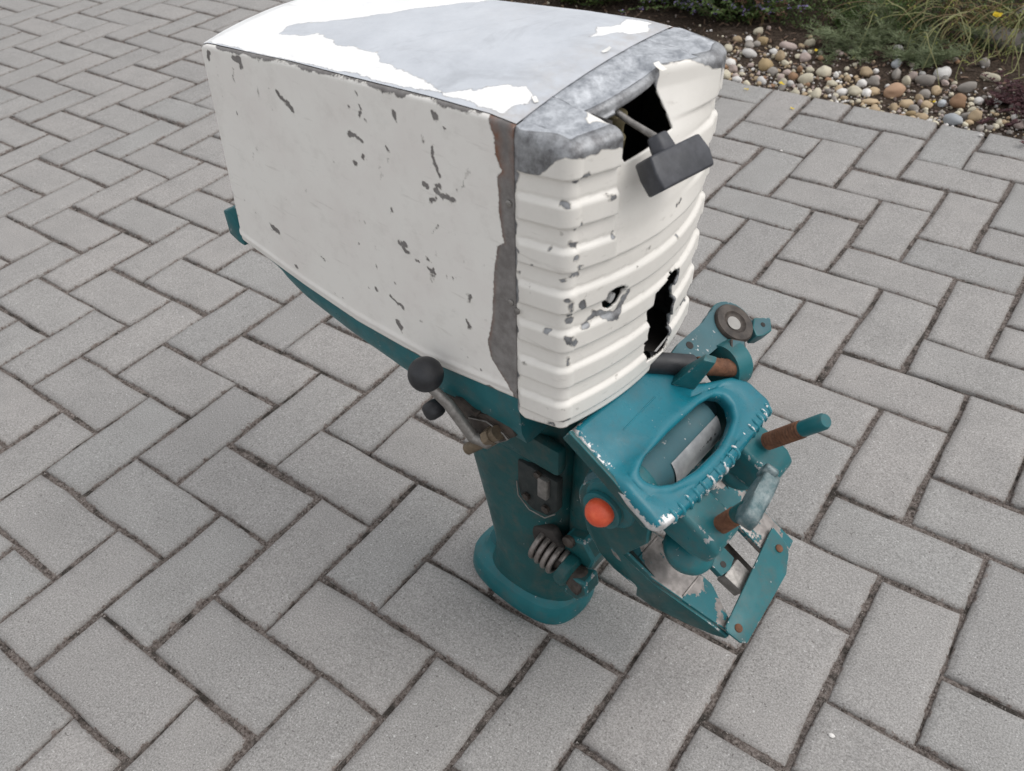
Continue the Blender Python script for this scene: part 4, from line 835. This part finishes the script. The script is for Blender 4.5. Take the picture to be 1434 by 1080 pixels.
loft('foot_flange', [foot(.0002, .002), foot(.0008, .0003), (foot(.006, .0)), foot(.0275, .0030), foot(.0293, .0040), foot(.0302, .0056), foot(.033, .0120), foot(.040, .0185), foot(.054, .0235)], [M['teal']], leg, 28)
# dark plate at the front of the leg, coloured as a shaded pocket
prism('pocket_shade_plate', [(.012, .254), (.066, .254), (.066, .207), (.054, .192), (.032, .188), (.016, .198), (.012, .215)], FR_FU, -.055, -.044, M['pocket'], leg, .002)
prism('cover_lug', rect(.050, .238, .013, .030), FR_FU, -.061, -.052, M['steel'], leg, .002)
tube('pocket_rim', [I(.012, -.0565, .222), I(.0145, -.057, .201), I(.03, -.057, .188), I(.052, -.057, .19), I(.0655, -.057, .206)], .0008, M['steel'], leg, 8)
for f, u in [(.053, .206), (.026, .207), (.042, .252)]: lathe('bolt_head', I(f, -.0555, u), (0, -1, 0), [(0, .005), (.004, .005), (.005, .003), (.0052, 0)], M['grease'], leg, 6, 20)
prism('leg_shoulder', [(-.02, .262), (.068, .262), (.068, .30), (-.03, .30)], FR_FU, -.0565, -.04, M['teal_shaded_dirty'], leg, .006)
# ---- shock spring and lower mount
s0, s1 = I(.041, -.056, .137), I(.076, -.056, .128); ax = (s1 - s0).normalized(); a1 = ax.orthogonal().normalized(); a2 = ax.cross(a1)
pts = [s0 + (s1 - s0) * (i / 96) + (a1 * math.cos(i / 96 * 2 * PI * 4.2) + a2 * math.sin(i / 96 * 2 * PI * 4.2)) * .0155 for i in range(97)]
prism('spring_shade_plate', [(.018, .112), (.03, .156), (.058, .168), (.072, .15), (.075, .105), (.045, .10)], FR_FU, -.0525, -.04, M['black'], leg, .004)  # black plate behind the spring, painted shade instead of a real hollow
tube('shock_spring', pts, .0034, plain('spring_steel', (.16, .14, .13), (.30, .27, .25), .4, .6, 100), motor, 10)
lathe('spring_core', s0, ax, [(0, .008), ((s1 - s0).length, .008)], M['grease'], motor, 16)
lathe('spring_seat', s1 + ax * .002, ax, [(0, .018), (.004, .0205), (.012, .0205), (.015, .017), (.018, .010)], M['teal_shaded_dirty'], motor, 26)
lathe('lower_bushing', s1 + ax * .017, ax, [(0, .014), (.012, .0165), (.018, .0165), (.022, .009), (.026, 0)], M['grease'], motor, 22)
prism('lower_yoke', [(.058, .115), (.072, .165), (.098, .172), (.113, .15), (.105, .118), (.085, .098)], FR_FU, -.046, .03, [M['teal_shaded_dirty'], M['teal_edge']], motor, .004, 1)
prism('yoke_cap', [(.088, .098), (.096, .132), (.117, .138), (.121, .118), (.108, .098)], FR_FU, -.068, -.044, [M['teal_shaded_dirty'], M['teal_edge']], motor, .003, 1)
lathe('yoke_bolt', I(.079, -.0455, .162), (0, -1, 0), [(0, .0075), (.005, .0075), (.007, .005), (.0072, 0)], M['grease'], motor, 18)

# ---- swivel bracket column between leg and clamps
col_r = [oval(m, 0, .021, .021, b, u, 32, 3) for u, m, b in [(.375, .084, .034), (.33, .084, .032), (.25, .080, .030), (.18, .078, .030), (.14, .080, .032)]]
swv = loft('swivel_column', col_r, M['teal_shaded_dirty'], motor, 50)
prism('column_web', [(.095, .345), (.135, .325), (.135, .25), (.105, .215), (.09, .22)], FR_FU, -.026, .03, M['teal_shaded_dirty'], swv, .004)
lathe('adjuster_nut', I(.0985, -.0265, .232), (.25, -1, 0), [(0, .0135), (.004, .0135), (.0042, .0115), (.007, .0115), (.0072, .0135), (.011, .0135), (.0112, .011), (.015, .011), (.017, .006)], M['rust'], swv, 20)
lathe('column_hole', I(.1055, -.0262, .331), (.1, -1, 0), [(0, .0085), (.0012, .009), (.0014, 0)], M['black'], swv, 18)

# ---- carrying handle: tilted plate with a long eye and a ribbed grip edge
outer = [(-.012, -.094), (.034, -.099), (.070, -.1015)] + [(.0945 + .013 * math.cos(a), -.089 + .0135 * math.sin(a)) for a in np.linspace(-1.9, -.35, 6)] + [(.1105, -.066), (.1140, -.027), (.1145, .008), (.1132, .03), (.1100, .079)] + [(.0950 + .0145 * math.cos(a), .0915 + .0155 * math.sin(a)) for a in np.linspace(.15, 1.9, 7)] + [(.072, .105), (.056, .092), (.040, .062), (.030, .05), (-.012, .05)]
hole = [(.0545, -.0715), (.0505, -.058), (.0500, -.017), (.0520, .034), (.0560, .053), (.0640, .0625), (.0740, .0625), (.0845, .053), (.0900, .036), (.0938, .0155), (.0922, -.0248), (.0850, -.0556), (.0765, -.0695), (.0660, -.0765), (.0590, -.0765)]
def resample(poly, n):
    P = np.array(poly + [poly[0]]); d = np.r_[0, np.cumsum(np.linalg.norm(np.diff(P, axis=0), axis=1))]; t = np.linspace(0, d[-1], n, endpoint=False); q = np.c_[np.interp(t, d, P[:, 0]), np.interp(t, d, P[:, 1])]
    for _ in range(2): q = (np.roll(q, 1, 0) + 2 * q + np.roll(q, -1, 0)) / 4
    return q
NH = 160; HO = resample(hole, NH); cen = HO.mean(0)
OU = resample(outer, 400)
def ray_to(poly, p, d):
    best = None
    for a, b in zip(poly, np.roll(poly, -1, 0)):
        e = b - a; den = d[0] * e[1] - d[1] * e[0]
        if abs(den) < 1e-12: continue
        t = ((a[0] - p[0]) * e[1] - (a[1] - p[1]) * e[0]) / den; s = ((a[0] - p[0]) * d[1] - (a[1] - p[1]) * d[0]) / den
        if t > 0 and -.001 <= s <= 1.001 and (best is None or t > best): best = t
    return p + d * best
OO = np.array([ray_to(OU, cen, (h - cen) / np.linalg.norm(h - cen)) for h in HO])
ringsH = []
# round bar section: from the eye's lower lip, up over the top, down the outer edge and back underneath
WID = np.linalg.norm(OO - HO, axis=1)[:, None]; DIR = (OO - HO) / WID
for side_, dd, s in [(0, .0030, -.0150), (0, .0014, -.0100), (0, .0, -.0050), (0, .0002, -.0022), (0, .0018, -.0004), (0, .0042, .0007), (0, .0075, .0007), (0, .0110, .0000), (0, .0150, -.0010), (2, .5, .0004), (1, .0085, .0007), (1, .0050, .0004), (1, .0022, -.0014), (1, .0006, -.0045), (1, 0, -.0095), (1, .0010, -.0140), (1, .0034, -.0165), (2, .6, -.0170), (0, .006, -.0165), (0, .0042, -.0160)]:
    lim = np.minimum(dd, WID * .49) if side_ != 2 else dd
    rr_ = HO + DIR * lim if side_ == 0 else (OO - DIR * lim if side_ == 1 else HO + (OO - HO) * dd)
    back = smooth(-OO[:, 0], -.045, -.02)
    sink = smooth(-OO[:, 0], -.060, -.030) * (.0065 if (side_ == 2 and s > -.01) or (side_ == 1 and s > -.012) else 0)   # the web lies lower than the loop
    ss = s + np.where(s < -.0135, back * .002, 0) - sink + np.zeros(NH)
    ringsH.append([B(p[0], p[1], z) for p, z in zip(rr_, ss)])
hnd = loft('carrying_handle', ringsH + [ringsH[0]], M['teal_lit_clean'], motor, 60, caps=False)
hv = np.array([v.co for v in hnd.data.vertices]) - np.array(BO); ht, hl, hs_ = hv @ np.array(BT), hv[:, 1], hv @ np.array(BS)
wr = .75 * np.maximum(0, 1 - np.hypot((ht - .104) / .012, (hl + .088) / .020)) + .62 * smooth(-hs_, .003, .009) * smooth(-hl, .055, .085) + .34 * smooth(ht, .100, .111) + .30 * np.maximum(0, 1 - np.hypot((ht - .098) / .010, (hl - .052) / .012)) + .25 * smooth(-hl, .085, .097)
a_ = hnd.data.attributes.new('wear', 'FLOAT', 'POINT'); a_.data.foreach_set('value', wr.astype(np.float32))
for l0, l1, n in ((-.080, .026, 10), (.060, .096, 5)):
    for k in range(n):
        l = l0 + (l1 - l0) * k / (n - 1); te = float(max(p[0] for p in OU if abs(p[1] - l) < .003))
        bm = bmesh.new(); add_tube(bm, [B(te - .0125, l, -.0006), B(te - .0095, l, .0004), B(te - .0055, l, .0002), B(te - .0022, l, -.0016), B(te - .0005, l, -.0055), B(te - .0003, l, -.0105)], [.0012, .0021, .0022, .0022, .0022, .0016], 10)
        bm_obj('grip_ridge', bm, M['teal_ridge'], hnd, 60)
tube('edge_bead', [B(float(np.interp(l, [-.09, -.066, -.027, .008, .03, .079, .1], [.1005, .1105, .114, .1145, .1132, .110, .103])) - .0002, l, -.0125) for l in np.linspace(-.086, .098, 24)], .0017, M['alu'], hnd, 8)
prism('handle_skirt', [(-.012, -.002), (.045, -.004), (.085, -.008), (.098, -.012), (.094, -.02), (.06, -.018), (-.012, -.016)], FR_TS, -.1005, -.096, [M['teal_shaded_dirty'], M['teal_edge']], hnd, .0012, 1)
tube('casting_mark', [B(.020, -.052, -.0066), B(.018, .004, -.0066)], .0011, M['teal_lit_clean'], hnd, 8)

# ---- tilt tube seen through the handle's eye
tt_ = lathe('tilt_tube', B(.062, -.085, -.052), (0, 1, 0), [(0, .031), (.003, .034), (.055, .034), (.057, .0325), (.115, .0325), (.142, .0325), (.144, .026), (.146, .014), (.17, .014)], M['teal_grey'], motor, 40)
V = []; nb = 14
for l in (-.026, .058):
    for k in range(nb):
        a = math.radians(20 + 62 * k / (nb - 1)); V.append(B(.062 + .0336 * math.cos(math.radians(90) - a + .0), l, -.052 + .0336 * math.sin(math.radians(90) - a)))
plate = mesh('number_plate', V, [(k, k + 1, nb + k + 1, nb + k) for k in range(nb - 1)], M['alu'], tt_)
for i_, (l, w_) in enumerate([(.046, .0026), (.038, .004), (.0355, .0015), (.0325, .003), (.030, .001), (.0245, .001), (.022, .0006), (.018, .001)]):
    a = math.radians(90 - 45); lathe('stamp_mark' if i_ else 'plate_rivet', B(.062 + .0336 * math.cos(a), l, -.052 + .0336 * math.sin(a)), BT * math.cos(a) + BS * math.sin(a), [(0, w_ * .5), (.0003, w_ * .5), (.00032, 0)], M['ink'], tt_, 8)
lathe('tube_collar', B(.062, -.088, -.052), (0, 1, 0), [(0, .026), (.012, .0355), (.03, .0365), (.034, .034)], M['teal'], tt_, 36)

# ---- clamp brackets (mirrored pair), each: side plate, transom arm, screw boss
def clamp(side):
    left = side < 0
    root = empty('clamp_bracket', parent=motor)
    y = (lambda a, b: (a, b)) if left else (lambda a, b: (-b + .014, -a + .014))
    lobe = arc(.061, -.063, .030, 238, 100, 9) + [(.080, -.030), (.098, -.028), (.112, -.055), (.106, -.098)] + [(.15, -.112), (.22, -.112), (.240, -.113), (.241, -.120), (.230, -.126), (.205, -.138), (.172, -.150), (.152, -.149), (.147, -.132), (.115, -.128), (.092, -.124), (.068, -.112)]
    h0, h1 = y(-.0865, -.079) if left else y(-.078, -.0705)
    sp_ = prism('side_plate', lobe, FR_TS, h0, h1, [M['teal_shaded_dirty'], M['teal_edge']], root, .0018, 1)
    for v in sp_.data.vertices:                         # the arms draw together towards the end plate
        t_ = (v.co - BO).dot(BT); v.co.y += (.27 if left else -.10) * max(t_ - .105, 0)
    if left:
        armp = [(.088, -.081), (.110, -.0805), (.240, -.0465), (.241, -.040), (.218, -.032), (.196, -.022), (.182, -.0235), (.172, -.034), (.150, -.029), (.135, -.0265), (.118, -.030), (.103, -.044), (.092, -.060)]
        prism('transom_arm', armp, FR_TL, -.1175, -.1095, [M['teal_worn'], M['teal_edge']], root, .0012, 1)
        for t_0, l0_, l1 in ((.1235, -.074, -.031), (.1805, -.059, -.027)): prism('arm_ridge', [(t_0 - .0013, l0_), (t_0 + .0013, l0_), (t_0 + .0013, l1), (t_0 - .0013, l1)], FR_TL, -.112, -.1082, M['teal_worn'], root, .0008)
        tube('stop_pin', [B(.131, -.031, -.115), B(.1405, -.028, -.098)], .0038, M['teal'], root, 10)
    else:
        prism('transom_arm', [(.10, .055), (.215, .055), (.24, .064), (.235, .096), (.10, .096)], FR_TL, -.1175, -.1095, [M['teal_worn'], M['teal_edge']], root, .0012, 1)
        prism('inner_arm', [(.140, -.006), (.198, -.006), (.201, .008), (.197, .022), (.140, .022)], FR_TL, -.1185, -.1105, [M['teal'], M['teal_edge']], root, .0012, 1)
        lathe('arm_hole', B(.192, .0055, -.1106), BS, [(0, .0036), (.0004, .0036), (.0005, 0)], M['black'], root, 14)
        prism('pivot_block', [(.200, -.002), (.226, .0), (.226, .026), (.200, .026)], FR_TL, -.128, -.112, M['steel'], root, .002)
        prism('arm_web', [(.13, .022), (.225, .026), (.232, .056), (.13, .056)], FR_TL, -.150, -.143, M['grease'], root, .001)
    lathe('pivot_boss', B(.061, y(-.0885, 0)[0 if left else 1], -.062), (0, -1 if left else 1, 0), [(0, .021), (.004, .0205), (.0055, .017), (.0055, .013)], [M['teal']], root, 26)
    c = -.045 if left else .062
    w0 = .0245
    boss = [(.092, -.030), (.104, -.006), (.145, -.004), (.158, -.010), (.160, -.030), (.146, -.040), (.118, -.046), (.098, -.045)]
    prism('screw_boss', boss, FR_TS, c - w0, c + w0 * .8, [M['teal'], M['teal_edge']], root, .005, 1, seg=3)
    return root
cl_l = clamp(-1); cl_r = clamp(1)
# end plate that ties the two transom arms together
ep = prism('transom_plate', [(.2065, .0835), (.2275, .0815), (.2375, .073), (.2475, .052), (.2555, -.044), (.2500, -.0495), (.2335, -.0525), (.2290, -.049)], FR_TL, -.1065, -.1035, [M['teal'], M['teal_edge']], motor, .0009, 1)
for t, l in ((.2400, -.040), (.2255, .0685)): lathe('rivet', B(t, l, -.1036), BS, [(0, .0045), (.0012, .0043), (.0022, .003), (.0025, 0)], M['rust'], ep, 16)
# orange release button
ob = lathe('release_button', B(.0608, -.0885, -.0595), (.10, -1, .22), [(0, .0090), (.003, .0125), (.008, .0142), (.013, .0138), (.0175, .0112), (.0205, .0068), (.0216, .003), (.0218, 0)], M['orange'], motor, 30, 70)
lathe('button_collar', B(.0625, -.084, -.056), (.10, -1, .22), [(0, .0195), (.004, .0195), (.007, .0165)], M['teal_shaded_dirty'], ob, 26)
# clamp screws
def screw(t, l, s0, s1, pad_s, wing, lean):
    root = empty('clamp_screw', parent=motor); ax_ = (BS + BT * lean[0] + Vector((0, lean[1], 0))).normalized(); o = B(t, l, s0)
    L = s1 - s0; th = L * (.56 if wing else .64); prof = []; n = 13
    for k in range(n): z = th * k / n; prof += [(z, .0071), (z + th / n * .4, .0087), (z + th / n * .6, .0087)]
    lathe('thread', o - ax_ * .004, ax_, prof + [(th, .0075)], M['rust'], root, 22, 50)
    lathe('shank', o + ax_ * (th - .005), ax_, [(0, .0072), (.002, .0079), (L - th, .0078), (L - th + .003, .0062)], M['teal_shaded_dirty'] if wing else M['teal'], root, 20)
    pd = B(t, l, pad_s)
    lathe('pad_stem', pd, ax_, [(0, .010), (s0 - pad_s - .02, .010)], M['teal_shaded_dirty'], root, 18)
    lathe('clamp_pad', pd - ax_ * .016 + BT * .004, ax_, [(0, .019), (.002, .0235), (.009, .0265), (.014, .0265), (.018, .022), (.024, .012), (.025, .008)], [M['teal']], root, 34, 50)
    if wing:
        wx = (Vector((0, 1, 0)) - BT * .24).normalized(); wt = wx.cross(ax_); wt = wt if wt.dot(BT) > 0 else -wt; fr2 = (B(t, l, 0), wx, ax_, wt)
        wp = [(-.024, .041), (-.017, .034), (-.005, .031), (.008, .033), (.019, .038), (.028, .046), (.032, .052), (.031, .058), (.025, .060), (.014, .056), (.003, .054), (-.009, .053), (-.019, .050)]
        prism('wing_handle', wp, fr2, -.0075, .0085, M['wing'], root, .003, seg=3)
        prism('wing_slot', rect(.006, .0445, .009, .0078), fr2, .0078, .0089, M['black'], root, .0004)
        prism('wing_pin', rect(-.005, .0430, .0105, .0085), fr2, .005, .0108, M['teal_grey'], root, .002)
        prism('wing_tip', [(.025, .045), (.033, .051), (.034, .061), (.029, .063), (.024, .058)], fr2, -.010, .004, M['wing'], root, .003, seg=3)
    return root
screw(.1415, -.045, -.006, .044, -.060, True, (-.02, .02)); screw(.124, .062, .004, .079, -.046, False, (.17, -.05))

# ---- steering arm on the far side: strap with bearing ring, lug, rubber sleeve, rusty bolt
arm_ = prism('steering_arm', [(.0, .04), (-.004, .07), (-.003, .115), (-.0045, .131)] + arc(.0185, .1455, .0265, 195, 25, 14) + [(.0305, .134), (.026, .109), (.0245, .084), (.022, .05)], FR_TL, -.008, .0, [M['teal_grey'], M['teal_edge']], motor, .0012, 1)
lathe('bearing_ring', B(.0195, .1445, -.006), BS, [(0, .0225), (.0085, .0225), (.0105, .021), (.0105, .013), (.0085, .0112), (.0075, .009)], [M['grease']], arm_, 32)
lathe('ring_bore', B(.0195, .1445, .0015), BS, [(0, .0078), (.0008, .0078), (.0009, 0)], M['bore'], arm_, 24)
prism('ring_tab', [(.030, .170), (.0415, .189), (.0525, .176), (.0495, .160), (.045, .153), (.036, .158)], FR_TL, -.013, .004, [M['teal_grey'], M['teal_edge']], arm_, .0015, 1)
lathe('tab_hole', B(.0415, .172, .004), BS, [(0, .0028), (.0004, .0028), (.0005, 0)], M['black'], arm_, 12)
lathe('arm_hole', B(.005, .078, .0), BS, [(0, .0042), (.0004, .0042), (.0005, 0)], M['black'], arm_, 14)
prism('ring_bracket', [(.028, .117), (.040, .130), (.049, .119), (.037, .104)], FR_TL, -.02, .010, [M['teal_grey'], M['grease']], arm_, .002, 1)
rod0, rod1 = B(-.012, .022, -.002), B(.060, .1125, -.002)
tube('rubber_sleeve', [rod0, rod0.lerp(rod1, .45)], .0108, M['rubber'], motor, 20)
lathe('threaded_bolt', rod0.lerp(rod1, .5), rod1 - rod0, [(0 + .0027 * k, .0086 + .0007 * (k % 2)) for k in range(21)], M['rust'], motor, 20)
prism('stop_lug', [(.020, .028), (.040, .046), (.034, .062), (.014, .046)], FR_TL, -.006, .040, [M['teal'], M['teal_edge']], motor, .0018, 1, taper=.5)
lathe('cable_drum', B(.043, .100, -.012), (BT * .25 + Vector((0, .97, 0))), [(0, .0235), (.014, .0245), (.020, .0245), (.0205, .017), (.0205, 0)], [M['teal']], motor, 34)
